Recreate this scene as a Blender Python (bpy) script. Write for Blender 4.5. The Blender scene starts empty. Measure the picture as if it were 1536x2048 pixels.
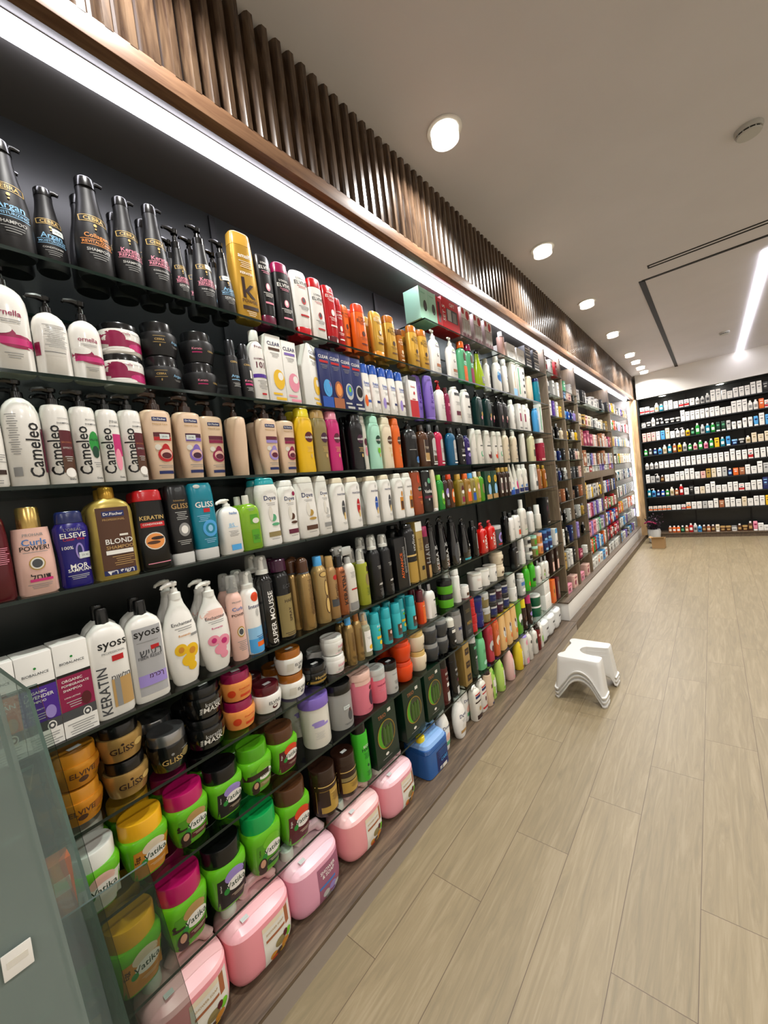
import bpy, bmesh, math, random
from mathutils import Vector, Matrix
random.seed(7)
S = bpy.context.scene
COL = S.collection
# ------------------------------------------------------------------ camera
EYE = 1.4456                       # height of the phone above the floor, metres
cam_d = bpy.data.cameras.new('camera'); cam = bpy.data.objects.new('camera', cam_d); COL.objects.link(cam)
yaw, pitch, roll = 0.690511, 0.047907, -0.121363
cy_, sy_, cp_, sp_ = math.cos(yaw), math.sin(yaw), math.cos(pitch), math.sin(pitch)
fw = Vector((-sy_*cp_, cy_*cp_, -sp_)); rt = Vector((cy_, sy_, 0)); up = rt.cross(fw)
rt2 = math.cos(roll)*rt + math.sin(roll)*up; up2 = -math.sin(roll)*rt + math.cos(roll)*up
m = Matrix.Identity(4)
for i in range(3):
    m[i][0] = rt2[i]; m[i][1] = up2[i]; m[i][2] = -fw[i]
m[2][3] = EYE
cam.matrix_world = m
cam_d.sensor_fit = 'HORIZONTAL'; cam_d.sensor_width = 36.0; cam_d.lens = 803.56/1536*36.0
cam_d.clip_start = 0.02
S.camera = cam
# ------------------------------------------------------------------ view, world
S.view_settings.view_transform = 'Standard'; S.view_settings.look = 'None'
S.view_settings.gamma = 1.0; S.view_settings.use_curve_mapping = False
S.view_settings.exposure = 0.0
W = bpy.data.worlds.new('world'); S.world = W; W.use_nodes = True
W.node_tree.nodes['Background'].inputs[0].default_value = (0.9, 0.92, 1, 1)
W.node_tree.nodes['Background'].inputs[1].default_value = 0.0
LED_POWER = 17.0          # emission of the long LED strips
SPOT_POWER = 16.0         # watts of a downlight
LAMP_EMIT = 14.0
def downlight_lamp(x, y, z, power, parent=None, size=0.09):
    l = bpy.data.lights.new('downlight_lamp', 'AREA'); l.shape = 'DISK'; l.size = size; l.energy = power
    l.color = (1.0, 0.97, 0.93); l.spread = math.radians(150)
    o = bpy.data.objects.new('downlight_lamp', l); COL.objects.link(o)
    if parent: o.parent = parent
    o.location = (x, y, z)
    return o
CEIL = EYE + 1.56
DOWNLIGHTS = [(-0.82, y) for y in (0.43, 1.73, 3.07, 4.37, 5.66, 6.96, 7.55, 8.10, 8.55)]
ADDED_ROOM_LIGHTS = [(x, y) for x in (1.0, 2.3) for y in (-1.2, 0.6, 2.4, 4.2, 6.0, 7.8)]  # unseen downlights, added out of view to light the room
# ------------------------------------------------------------------ materials
PAL = dict(moss=0x1c2c10, pine=0x38561c, yelo=0xf0b020, magl=0xb4145c, emer=0x129a4c, black=0x0b0b0c, blk2=0x141416, dark=0x26282a, gold=0xb08d3c, goldm=0xc79a3a, goldp=0xcfae68, white=0xeceae4, offw=0xdedacf,
 cream=0xe2d3b8, beige=0xdcc0a4, blush=0xe3b9ab, pink=0xe58fa4, hotp=0xc0246e, mag=0x8f1246, red=0xb8141c, dred=0x54101a, orange=0xe0641a,
 orr=0xd8421a, amber=0xc98522, ambd=0x9c5a14, yel=0xe6b818, lemon=0xe8d020, lime=0x6fbe1e, limed=0x4f9a16, green=0x1f8c34, dgreen=0x0d3a26,
 mint=0xa9dcc4, seag=0x58a87a, teal=0x0f7f96, tealm=0x2aa5b0, turq=0x36b3bb, sky=0x4aa0dc, blue=0x1d4fa8, navy=0x16235c, purple=0x4a2190,
 violet=0x7d63b8, lil=0x9a88cc, brown=0x50301c, choc=0x2e1a12, copper=0xa05f3a, olive=0x8a7a4c, grey=0x8a8a88, lgrey=0xbcbcb8, dgrey=0x45474a,
 silver=0xa8a8aa, wine=0x5e1230, tan=0xb49058, skin=0xc99a7c, ltb=0x8cc0e4, peach=0xe8944a, plum=0x3c1030, steelb=0x3f74b4)
def lin(c):
    if isinstance(c, str): c = PAL[c]
    out = []
    for s in (16, 8, 0):
        v = ((c >> s) & 255)/255
        out.append(v/12.92 if v <= .04045 else ((v+.055)/1.055)**2.4)
    return (*out, 1.0)
_m = {}
def mat(col, rough=.42, metal=0., tr=0., emit=0., coat=0.):
    k = (col, rough, metal, tr, emit, coat)
    if k in _m: return _m[k]
    M = bpy.data.materials.new('%s_%s' % ('plastic' if not metal else 'metal', col)); M.use_nodes = True
    b = M.node_tree.nodes['Principled BSDF']; nt = M.node_tree
    b.inputs['Base Color'].default_value = lin(col); b.inputs['Roughness'].default_value = rough
    b.inputs['Metallic'].default_value = metal
    b.inputs['Coat Weight'].default_value = coat; b.inputs['Coat Roughness'].default_value = .1
    if emit:
        b.inputs['Emission Color'].default_value = lin(col); b.inputs['Emission Strength'].default_value = emit
    if tr:                                       # clear or tinted see-through plastic: tinted transparency under a gloss
        b.inputs['Alpha'].default_value = 1-tr
    _m[k] = M
    return M
def nodemat(name):
    M = bpy.data.materials.new(name); M.use_nodes = True
    return M, M.node_tree.nodes, M.node_tree.links, M.node_tree.nodes['Principled BSDF']
def wood(name, c1, c2, axis, scale=6., rough=.45, stretch=14.):
    M, N, L, b = nodemat(name)
    tc = N.new('ShaderNodeTexCoord'); mp = N.new('ShaderNodeMapping'); L.new(tc.outputs['Object'], mp.inputs[0])
    sc = [stretch*scale/6]*3; sc[axis] = 1.0*scale/6; mp.inputs['Scale'].default_value = sc
    n1 = N.new('ShaderNodeTexNoise'); n1.inputs['Scale'].default_value = 4; n1.inputs['Detail'].default_value = 8; n1.inputs['Distortion'].default_value = 1.2
    L.new(mp.outputs[0], n1.inputs[0])
    r = N.new('ShaderNodeValToRGB'); r.color_ramp.elements[0].position = .34; r.color_ramp.elements[1].position = .68
    r.color_ramp.elements[0].color = lin(c1); r.color_ramp.elements[1].color = lin(c2)
    L.new(n1.outputs[0], r.inputs[0]); L.new(r.outputs[0], b.inputs['Base Color']); b.inputs['Roughness'].default_value = rough
    return M
def glass(name, tint, fac=1.0, rough=.02, bright_haze=0., dcol=0x7d8c86):
    M, N, L, b = nodemat(name); N.remove(b)
    t = N.new('ShaderNodeBsdfTransparent'); t.inputs[0].default_value = lin(tint)
    g = N.new('ShaderNodeBsdfGlossy'); g.inputs['Roughness'].default_value = rough
    f = N.new('ShaderNodeFresnel'); f.inputs[0].default_value = 1.5
    mu = N.new('ShaderNodeMath'); mu.operation = 'MULTIPLY'; mu.inputs[1].default_value = fac; L.new(f.outputs[0], mu.inputs[0])
    ge = N.new('ShaderNodeNewGeometry'); iv = N.new('ShaderNodeMath'); iv.operation = 'SUBTRACT'; iv.inputs[0].default_value = 1; L.new(ge.outputs['Backfacing'], iv.inputs[1])
    m2 = N.new('ShaderNodeMath'); m2.operation = 'MULTIPLY'; L.new(mu.outputs[0], m2.inputs[0]); L.new(iv.outputs[0], m2.inputs[1]); mu = m2   # the far face of the pane adds no second mirror
    x = N.new('ShaderNodeMixShader'); L.new(mu.outputs[0], x.inputs[0]); L.new(t.outputs[0], x.inputs[1]); L.new(g.outputs[0], x.inputs[2])
    if bright_haze:                                       # pale diffuse haze mixed in to brighten the pane
        df = N.new('ShaderNodeBsdfDiffuse'); df.inputs[0].default_value = lin(dcol); y = N.new('ShaderNodeMixShader')
        nz = N.new('ShaderNodeTexNoise'); nz.inputs['Scale'].default_value = 5; tc = N.new('ShaderNodeTexCoord'); L.new(tc.outputs['Object'], nz.inputs[0])
        ml = N.new('ShaderNodeMath'); ml.operation = 'MULTIPLY_ADD'; L.new(nz.outputs[0], ml.inputs[0]); ml.inputs[1].default_value = bright_haze*.5; ml.inputs[2].default_value = bright_haze*.75
        L.new(ml.outputs[0], y.inputs[0]); L.new(x.outputs[0], y.inputs[1]); L.new(df.outputs[0], y.inputs[2]); x = y
    L.new(x.outputs[0], N['Material Output'].inputs[0])
    return M
M_GLASS = glass('shelf_glass', 0xf0f6f3)
M_GEDGE = mat(0x14241f, .12)
M_LED = mat(0xf6f4ff, .5, 0, 0, LED_POWER)
M_SLAT = wood('slat_walnut', 0x3a2a20, 0x64503e, 2, 8, .27, 9)
M_TRIM = wood('trim_oak', 0x664834, 0x86664c, 1, 6, .42, 12)
M_DECK = wood('deck_brown', 0x463a2e, 0x6f5d4a, 1, 6, .4, 14)
M_POST = wood('post_taupe', 0x6a5a48, 0x84725c, 2, 6, .42, 14)
M_OAK = wood('oak_light', 0x9a7c56, 0xc0a27a, 2, 5, .42, 10)
def panelmat(name, c, rough, bump=0.0):
    M, N, L, b = nodemat(name); b.inputs['Roughness'].default_value = rough
    n = N.new('ShaderNodeTexNoise'); n.inputs['Scale'].default_value = 3.0; n.inputs['Detail'].default_value = 3
    tc = N.new('ShaderNodeTexCoord'); L.new(tc.outputs['Object'], n.inputs[0])
    mx = N.new('ShaderNodeMixRGB'); mx.inputs[1].default_value = lin(c); c2 = lin(c); mx.inputs[2].default_value = (c2[0]*.9, c2[1]*.9, c2[2]*.9, 1)
    L.new(n.outputs[0], mx.inputs[0]); L.new(mx.outputs[0], b.inputs['Base Color'])
    return M
M_BACK = panelmat('charcoal_panel', 0x262828, .32)
M_SOFF = panelmat('grey_soffit', 0x575553, .38)
M_CEIL = panelmat('ceiling_paint', 0xdad8dc, .75)
M_WALL = panelmat('white_wall', 0xe6e3dd, .7)
M_PLIN = panelmat('plinth_taupe', 0x9a8f84, .4)
M_WBOX = panelmat('white_laminate', 0xe6e4df, .35)
def floor_mat():
    M, N, L, b = nodemat('floor_wood_tile')
    tc = N.new('ShaderNodeTexCoord'); sp = N.new('ShaderNodeSeparateXYZ'); L.new(tc.outputs['Object'], sp.inputs[0])
    def mt(op, a, b_=None):
        n = N.new('ShaderNodeMath'); n.operation = op
        for i, v in enumerate((a, b_)):
            if v is None: continue
            if isinstance(v, (int, float)): n.inputs[i].default_value = v
            else: L.new(v, n.inputs[i])
        return n.outputs[0]
    u = mt('DIVIDE', mt('ADD', sp.outputs[0], 4.0+.0785), .198)      # tile rows run along the aisle
    colid = mt('FLOOR', u); fu = mt('SUBTRACT', u, colid)
    # joints step a third of a tile from row to row
    v = mt('DIVIDE', mt('SUBTRACT', sp.outputs[1], mt('MULTIPLY', mt('SUBTRACT', colid, 20.0), .336)), .989)
    v = mt('ADD', v, 9.5)
    vid = mt('FLOOR', v); fv = mt('SUBTRACT', v, vid)
    du = mt('MULTIPLY', mt('MINIMUM', fu, mt('SUBTRACT', 1.0, fu)), .198)
    dv = mt('MULTIPLY', mt('MINIMUM', fv, mt('SUBTRACT', 1.0, fv)), .989)
    g = mt('LESS_THAN', mt('MINIMUM', du, dv), .0011)
    wn = N.new('ShaderNodeTexWhiteNoise'); wn.noise_dimensions = '2D'
    cb = N.new('ShaderNodeCombineXYZ'); L.new(colid, cb.inputs[0]); L.new(vid, cb.inputs[1]); L.new(cb.outputs[0], wn.inputs[0])
    # grain, shifted per tile
    ad = N.new('ShaderNodeVectorMath'); ad.operation = 'MULTIPLY_ADD'; L.new(wn.outputs['Color'], ad.inputs[0]); ad.inputs[1].default_value = (7, 7, 7)
    L.new(tc.outputs['Object'], ad.inputs[2])
    mp = N.new('ShaderNodeMapping'); mp.inputs['Scale'].default_value = (22, 1.6, 1); L.new(ad.outputs[0], mp.inputs[0])
    n1 = N.new('ShaderNodeTexNoise'); n1.inputs['Scale'].default_value = 1.6; n1.inputs['Detail'].default_value = 8; n1.inputs['Roughness'].default_value = .62; n1.inputs['Distortion'].default_value = 1.6
    L.new(mp.outputs[0], n1.inputs[0])
    r = N.new('ShaderNodeValToRGB'); e = r.color_ramp.elements
    e[0].position = .28; e[0].color = lin(0x786c54); e[1].position = .72; e[1].color = lin(0x95876c)
    e2 = e.new(.5); e2.color = lin(0x86785c)
    L.new(n1.outputs[0], r.inputs[0])
    hs = N.new('ShaderNodeHueSaturation'); L.new(r.outputs[0], hs.inputs['Color'])
    L.new(mt('ADD', mt('MULTIPLY', wn.outputs[0], .12), .93), hs.inputs['Value'])
    mx = N.new('ShaderNodeMixRGB'); L.new(g, mx.inputs[0]); L.new(hs.outputs[0], mx.inputs[1]); mx.inputs[2].default_value = lin(0x5a4a38)
    L.new(mx.outputs[0], b.inputs['Base Color']); b.inputs['Roughness'].default_value = .42
    return M
M_FLOOR = floor_mat()
# ------------------------------------------------------------------ mesh helpers
class MB:
    def __init__(s): s.v = []; s.f = []; s.mi = []; s.mats = []; s.smooth = []
    def m(s, M):
        if M not in s.mats: s.mats.append(M)
        return s.mats.index(M)
    def add(s, vs, fs, M, smooth=False):
        o = len(s.v); i = s.m(M); s.v += [tuple(v) for v in vs]
        for f in fs: s.f.append([o+k for k in f]); s.mi.append(i); s.smooth.append(smooth)
    def box(s, c, d, M, bev=0.0):
        x, y, z = c; a, b, h = d[0]/2, d[1]/2, d[2]/2
        if bev <= 0:
            vs = [(x+i*a, y+j*b, z+k*h) for k in (-1, 1) for j in (-1, 1) for i in (-1, 1)]
            s.add(vs, [(0, 2, 3, 1), (4, 5, 7, 6), (0, 1, 5, 4), (2, 6, 7, 3), (0, 4, 6, 2), (1, 3, 7, 5)], M); return
        bm = bmesh.new(); bmesh.ops.create_cube(bm, size=1)
        for v in bm.verts: v.co = Vector((x+v.co.x*d[0], y+v.co.y*d[1], z+v.co.z*d[2]))
        bmesh.ops.bevel(bm, geom=bm.edges[:], offset=bev, segments=2, affect='EDGES', profile=.6)
        bm.verts.index_update(); s.add([v.co for v in bm.verts], [[v.index for v in f.verts] for f in bm.faces], M); bm.free()
    def loft(s, rings, M, n=2.0, seg=28, c=(0, 0), cap=True, smooth=True):
        """rings: (z, rx, ry[, dx, dy])"""
        vs = []; fs = []
        for r in rings:
            dx, dy = (r[3], r[4]) if len(r) > 3 else (0, 0)
            for k in range(seg):
                t = 2*math.pi*(k+.5)/seg; cc, ss = math.cos(t), math.sin(t)
                p = 2.0/n
                vs.append((c[0]+dx+r[1]*math.copysign(abs(cc)**p, cc), c[1]+dy+r[2]*math.copysign(abs(ss)**p, ss), r[0]))
        for i in range(len(rings)-1):
            for k in range(seg):
                a = i*seg+k; b_ = i*seg+(k+1) % seg
                fs.append((a, b_, b_+seg, a+seg))
        o = len(s.v); s.add(vs, fs, M, smooth)
        if cap:
            i = s.m(M)
            s.f.append([o+k for k in range(seg)][::-1]); s.mi.append(i); s.smooth.append(False)
            s.f.append([o+(len(rings)-1)*seg+k for k in range(seg)]); s.mi.append(i); s.smooth.append(False)
    def tube(s, pts, r, M, seg=10, flat=1.0):
        pts = [Vector(p) for p in pts]; vs = []; fs = []
        for i, p in enumerate(pts):
            d = (pts[min(i+1, len(pts)-1)]-pts[max(i-1, 0)]).normalized()
            a = d.cross(Vector((0, 0, 1)))
            if a.length < 1e-3: a = Vector((1, 0, 0))
            a.normalize(); b_ = d.cross(a)
            rr = r[i] if isinstance(r, (list, tuple)) else r
            for k in range(seg):
                t = 2*math.pi*k/seg; vs.append(p+a*rr*math.cos(t)+b_*rr*flat*math.sin(t))
        for i in range(len(pts)-1):
            for k in range(seg):
                a = i*seg+k; b2 = i*seg+(k+1) % seg; fs.append((a, b2, b2+seg, a+seg))
        fs.append(tuple(range(seg))[::-1]); fs.append(tuple((len(pts)-1)*seg+k for k in range(seg)))
        s.add(vs, fs, M, True)
    def mesh(s, name):
        me = bpy.data.meshes.new(name); me.from_pydata(s.v, [], s.f)
        for M in s.mats: me.materials.append(M)
        me.polygons.foreach_set('material_index', s.mi); me.polygons.foreach_set('use_smooth', s.smooth)
        me.update(); me.set_sharp_from_angle(angle=math.radians(38)); return me
def link(name, me, parent=None, loc=(0, 0, 0), rz=0., label=None, cat=None, group=None, kind=None):
    o = bpy.data.objects.new(name, me); COL.objects.link(o)
    if parent: o.parent = parent
    o.location = loc; o.rotation_euler = (0, 0, rz)
    if label: o['label'] = label
    if cat: o['category'] = cat
    if group: o['group'] = group
    if kind: o['kind'] = kind
    return o
def struct(name, mb, label=None):
    return link(name, mb.mesh(name), kind='structure', label=label, cat=None)
_t = {}
def text_mesh(s):
    if s in _t: return _t[s]
    cu = bpy.data.curves.new('txt', 'FONT'); cu.body = s; cu.size = 1; cu.resolution_u = 2; cu.offset = .012
    o = bpy.data.objects.new('txt', cu); COL.objects.link(o)
    bpy.context.view_layer.update()
    me = bpy.data.meshes.new_from_object(o.evaluated_get(bpy.context.evaluated_depsgraph_get()))
    vs = [(v.co.x, v.co.y) for v in me.vertices]; fs = [list(p.vertices) for p in me.polygons]
    bpy.data.objects.remove(o); bpy.data.curves.remove(cu); bpy.data.meshes.remove(me)
    if not vs: vs = [(0, 0), (1, 0), (1, 1)]; fs = [(0, 1, 2)]
    x0 = min(v[0] for v in vs); x1 = max(v[0] for v in vs); y0 = min(v[1] for v in vs); y1 = max(v[1] for v in vs)
    w = x1-x0 or 1
    _t[s] = ([((x-(x0+x1)/2)/w, (y-(y0+y1)/2)/w) for x, y in vs], fs, (y1-y0)/w)
    return _t[s]
# ------------------------------------------------------------------ packaging: profiles of bodies (height, half width, half depth)
PROF = dict(
 cyl=[(0, .94, .94), (.02, 1, 1), (.97, 1, 1), (1, .95, .95)],
 shoulder=[(0, .93, .9), (.03, 1, 1), (.8, 1, 1), (.87, .96, .97), (.93, .82, .9), (.97, .6, .7), (1, .36, .5)],
 round=[(0, .92, .92), (.02, 1, 1), (.74, 1, 1), (.84, .95, .96), (.915, .82, .86), (.965, .62, .7), (1, .36, .5)],
 slope=[(0, .9, .9), (.03, 1, 1), (.3, 1, 1), (.5, .93, .96), (.64, .8, .86), (.78, .64, .74), (.9, .55, .66), (1, .52, .62)],
 taper=[(0, .64, .78), (.02, .69, .83), (.3, .8, .9), (.6, .92, 1), (.85, 1, 1), (.94, .99, .98), (.975, .93, .92), (.993, .75, .8), (1, .45, .5)],
 flip=[(0, .9, .9), (.03, 1, 1), (.5, 1, 1), (.85, .94, .95), (1, .88, .92)],
 waist=[(0, .84, .9), (.03, .9, .95), (.3, .86, .92), (.55, .9, .95), (.78, 1, 1), (.93, .98, 1), (1, .8, .85)],
 oval=[(0, .6, .7), (.04, .72, .8), (.2, .87, .92), (.42, 1, 1), (.65, .94, 1), (.82, .7, .85), (.93, .44, .6), (1, .36, .5)],
 inv=[(0, .84, .86), (.05, .9, .92), (.4, 1, 1), (.8, .97, .9), (.95, .92, .78), (1, .82, .62)],
 tube=[(0, .8, .9), (.04, .86, .96), (.4, .94, .8), (.8, 1, .42), (.97, 1, .14), (1, .98, .1)],
 jar=[(0, .74, .74), (.05, .82, .82), (.5, .95, .95), (.86, 1, 1), (1, .95, .95)],
 pot=[(0, .93, .93), (.04, .97, .97), (.9, 1, 1), (1, .97, .97)],
 vat=[(0, .64, .64), (.04, .72, .72), (.35, .86, .86), (.82, 1, 1), (.95, 1, 1), (1, .93, .93)],
 can=[(0, .94, .94), (.02, 1, 1), (.9, 1, 1), (.95, .86, .86), (.99, .66, .66), (1, .62, .62)],
 slim=[(0, .82, .82), (.03, .9, .9), (.4, 1, 1), (.65, .94, .94), (.85, .7, .7), (.96, .46, .46), (1, .42, .42)],
 tin=[(0, .94, .94), (.02, 1, 1), (.9, 1, 1), (.95, .97, .97), (.985, .86, .86), (1, .5, .6)],
 cone=[(0, 1, 1), (.3, .95, .95), (.7, .6, .6), (1, .25, .25)],
 pear=[(0, .9, .9), (.06, 1, 1), (.35, .96, .96), (.6, .7, .7), (.85, .4, .4), (1, .34, .34)])
class Art:
    """flat label art laid on the front (-y) surface of a body"""
    def __init__(s, rings, n, w, h, z0, box=None):
        s.r = rings; s.n = n; s.w = w; s.h = h; s.z0 = z0; s.box = box; s.mb = MB(); s.lift = .0006
    def y(s, x, z):
        if s.box: return -s.box/2-s.lift
        r = s.r
        if z <= r[0][0]: a = r[0]; rx, ry = a[1], a[2]
        elif z >= r[-1][0]: a = r[-1]; rx, ry = a[1], a[2]
        else:
            for p, q in zip(r, r[1:]):
                if z <= q[0]:
                    t = (z-p[0])/max(q[0]-p[0], 1e-9); rx = p[1]+(q[1]-p[1])*t; ry = p[2]+(q[2]-p[2])*t; break
        q = min(abs(x)/rx, .985)
        return -ry*(1-q**s.n)**(1/s.n)-s.lift
    def put(s, pts, fs, M):
        out = []
        for x, z in pts:
            x = max(-s.w*.5, min(s.w*.5, x)); out.append((x, s.y(x, z), z))
        s.mb.add(out, fs, M); s.lift += .00012
    def rect(s, x, z, w, h, M, rnd=0.0):
        X = x*s.w; Z = s.z0+z*s.h; w *= s.w; h *= s.h
        nx = 2 if s.box else 12; nz = 2 if s.box else max(2, min(14, int(h/.008)))
        pts = [(X+w*(i/nx-.5), Z+h*(j/nz-.5)) for j in range(nz+1) for i in range(nx+1)]
        fs = [(j*(nx+1)+i, j*(nx+1)+i+1, (j+1)*(nx+1)+i+1, (j+1)*(nx+1)+i) for j in range(nz) for i in range(nx)]
        s.put(pts, fs, M)
    def ell(s, x, z, w, h, M):
        X = x*s.w; Z = s.z0+z*s.h; w *= s.w/2; h *= s.h/2; K = 18; R = 1 if s.box else 4
        pts = [(X, Z)]
        for r in range(1, R+1):
            pts += [(X+w*r/R*math.cos(2*math.pi*k/K), Z+h*r/R*math.sin(2*math.pi*k/K)) for k in range(K)]
        fs = [(0, 1+k, 1+(k+1) % K) for k in range(K)]
        for r in range(R-1):
            fs += [(1+r*K+k, 1+(r+1)*K+k, 1+(r+1)*K+(k+1) % K, 1+r*K+(k+1) % K) for k in range(K)]
        s.put(pts, fs, M)
    def text(s, x, z, wf, t, M, rot=False):
        v, f, asp = text_mesh(t); X = x*s.w; Z = s.z0+z*s.h
        if rot: k = wf*s.h; pts = [(X-b*k, Z+a*k) for a, b in v]
        else: k = wf*s.w; pts = [(X+a*k, Z+b*k) for a, b in v]
        if not s.box and asp*wf*(s.h if rot else s.w) > .008:      # big letters are cut finer so that they bend with the bottle
            bm = bmesh.new(); vv = [bm.verts.new((a, 0, b)) for a, b in pts]
            for g in f:
                try: bm.faces.new([vv[i] for i in g])
                except ValueError: pass
            bmesh.ops.triangulate(bm, faces=bm.faces[:])
            for _ in range(4):
                es = [e for e in bm.edges if abs(e.verts[0].co.x-e.verts[1].co.x) > .005]
                if not es: break
                bmesh.ops.subdivide_edges(bm, edges=es, cuts=1)
                bmesh.ops.triangulate(bm, faces=[q for q in bm.faces if len(q.verts) > 3])
            bm.verts.index_update(); pts = [(q.co.x, q.co.z) for q in bm.verts]; f = [[q.index for q in g.verts] for g in bm.faces]; bm.free()
        s.put(pts, f, M)
    def run(s, spec):
        for el in spec.split(';'):
            el = el.strip()
            if not el: continue
            p = el.split('|'); k = p[0]; a = [float(q) for q in p[1:4]]
            if k in 'tv': s.text(a[0], a[1], a[2], p[4], mat(p[5], .4), k == 'v')
            elif k == 'r': s.rect(a[0], a[1], a[2], float(p[4]), mat(p[5], .4))
            elif k == 'e': s.ell(a[0], a[1], a[2], float(p[4]), mat(p[5], .4))
            elif k == 'l':                       # lines of print too small to read
                n = int(p[4])
                for i in range(n):
                    s.rect(a[0]+(.06 if i % 2 else 0)*a[2], a[1]-i*.026, a[2]*(1-.18*(i % 3)), .008, mat(p[5], .5))
DES = {}
def D(key, kind, cat, desc, w, d, h, prof, n, bf, col, cap, art='', rough=.36, metal=0., tr=0., coat=.0, tag=None, stack=1):
    DES[key] = dict(key=key, kind=kind, cat=cat, desc=desc, w=w, d=d, h=h, prof=prof, n=n, bf=bf, col=col, cap=cap, art=art, rough=rough, metal=metal, tr=tr, coat=coat, tag=tag, stack=stack)
_parts = {}
def parts(key):
    """list of (part name, mesh, index of its parent part or -1); the first entries hang on the thing itself"""
    if key in _parts: return _parts[key]
    q = DES[key]; w, d, h = q['w'], q['d'], q['h']; out = []
    bm_ = mat(q['col'], q['rough'], q['metal'], q['tr'], 0, q['coat'])
    if q['prof'] == 'box':
        b = MB(); b.box((0, 0, h/2), (w, d, h), bm_, .0012); out.append(('carton_body', b.mesh(key), -1))
        if q['cap'].startswith('win'):
            c = q['cap'].split(':')
            b = MB(); K = 28; rz = h*.235; rx = w*.36; zc = h*.5; y0 = -d/2-.0008; Mi = mat(c[1], .25, 0, 0, 0, .6)
            for (ri, ro, M2, yy) in ((1.0, 1.07, mat(c[2], .3, .6), y0-.0008), (0, 1.0, Mi, y0)):
                vs = []
                for k in range(K):
                    t = 2*math.pi*k/K; vs += [(rx*ri*math.cos(t), yy, zc+rz*ri*math.sin(t)), (rx*ro*math.cos(t), yy, zc+rz*ro*math.sin(t))]
                b.add(vs, [(2*k, 2*((k+1) % K), 2*((k+1) % K)+1, 2*k+1) for k in range(K)], M2)
            vs = []
            for k in range(15):                      # light crescent of the inner tray
                t = math.pi/2+math.pi*k/14; vs += [(rx*math.cos(t), y0-.0003, zc+rz*math.sin(t)), (rx*.62*math.cos(t), y0-.0003, zc+rz*math.sin(t))]
            b.add(vs, [(2*k, 2*k+1, 2*k+3, 2*k+2) for k in range(14)], mat('limed', .4))
            for sx in (-.08, .06, .2):
                b.loft([(zc-rz*.75, w*.07, .003), (zc+rz*.35, w*.07, .003), (zc+rz*.6, w*.025, .002)], mat(c[3], .3), 2, 10, (sx*w, y0-.0005))
            out.append(('window', b.mesh('window'), -1))
        a = Art(None, 2, w, h, 0, d); a.run(q['art'])
        if a.mb.v: out.append(('label', a.mb.mesh('label'), 0 if False else -1))
        _parts[key] = out; return out
    cap = q['cap'].split(':'); ct = cap[0]; cc = cap[1] if len(cap) > 1 else 'black'; wf = float(cap[2]) if len(cap) > 2 else .4
    cm = mat(cc, .25, 0, 0, 0, .3)
    if len(cap) > 3: cm = mat(cc, .25, float(cap[3]))
    z0 = h*(1-q['bf']) if ct == 'under' else 0.0
    H = h*q['bf']; n = q['n']
    rings = [(z0+t*H, sx*w/2, sy*d/2) for t, sx, sy in PROF[q['prof']]]
    b = MB(); b.loft(rings, bm_, n, 32); out.append(('body', b.mesh(key), -1))
    zt = z0+H; r = w/2*wf; rd = d/2*wf
    top = rings[-1]
    if ct == 'under':
        b = MB(); b.loft([(0, top[1]*.0+w*.44, d*.44), (z0*.9, w*.45, d*.45), (z0*1.02, w*.42, d*.42)], cm, n, 28); out.append(('cap', b.mesh('cap'), -1))
    elif ct == 'cyl':
        b = MB(); b.loft([(zt-.002, r, r), (h-.003, r*.96, r*.96), (h, r*.86, r*.86)], cm, 2, 24); out.append(('cap', b.mesh('cap'), -1))
    elif ct == 'same':
        rx, ry = top[1]*1.0, top[2]*1.0
        b = MB(); b.loft([(zt+.001, rx, ry), (h-.006, rx*.94, ry*.94), (h-.001, rx*.86, ry*.84), (h, rx*.8, ry*.78)], cm, n, 28); out.append(('cap', b.mesh('cap'), -1))
    elif ct == 'dome':
        b = MB(); hh = h-zt
        b.loft([(zt-.001, r, r), (zt+hh*.62, r, r)]+[(zt+hh*(.62+.38*math.sin(t)), r*math.cos(t)+.0005, r*math.cos(t)+.0005) for t in (.3, .7, 1.1, 1.4, 1.55)], cm, 2, 24)
        out.append(('cap', b.mesh('cap'), -1))
    elif ct == 'lid':
        b = MB(); rx = w/2*wf; ry = d/2*wf; nn = 2.0
        b.loft([(zt-.001, rx, ry), (h-.004, rx, ry), (h-.001, rx*.97, ry*.97), (h-.0005, rx*.93, ry*.93), (h-.0015, rx*.86, ry*.86), (h-.0015, rx*.3, ry*.3)], cm, nn, 32)
        out.append(('lid', b.mesh('lid'), -1))
    elif ct == 'ring':                      # locked-down pump: broad collar with a short nozzle
        b = MB(); rx = top[1]*1.05
        b.loft([(zt-.001, rx, rx), (zt+(h-zt)*.8, rx*.98, rx*.98), (h-.002, rx*.9, rx*.9)], cm, 2, 24)
        b.tube([(rx*.2, 0, h-.004), (rx*1.25, -.004, h-.003), (rx*1.65, -.006, h-.006)], [.007, .005, .004], cm, 8)
        out.append(('pump_head', b.mesh('pump_head'), -1))
    elif ct == 'pump':
        hh = h-zt; r0 = max(top[1], .010)
        b = MB(); b.loft([(zt-.001, r0, r0), (zt+hh*.34, r0*.96, r0*.96), (zt+hh*.4, r0*.62, r0*.62), (zt+hh*.62, r0*.5, r0*.5)], cm, 2, 20); out.append(('pump_collar', b.mesh('pump_collar'), -1))
        b = MB(); b.loft([(zt+hh*.55, .004, .004), (zt+hh*.8, .004, .004)], cm, 2, 10)
        b.loft([(zt+hh*.76, .0095, .0095), (h-.003, .011, .011), (h, .008, .008)], cm, 2, 16)
        b.tube([(0, 0, h-.006), (-.018, -.004, h-.005), (-.034, -.008, h-.009), (-.037, -.009, h-.014)], [.008, .0065, .0045, .0035], cm, 8)
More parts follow.
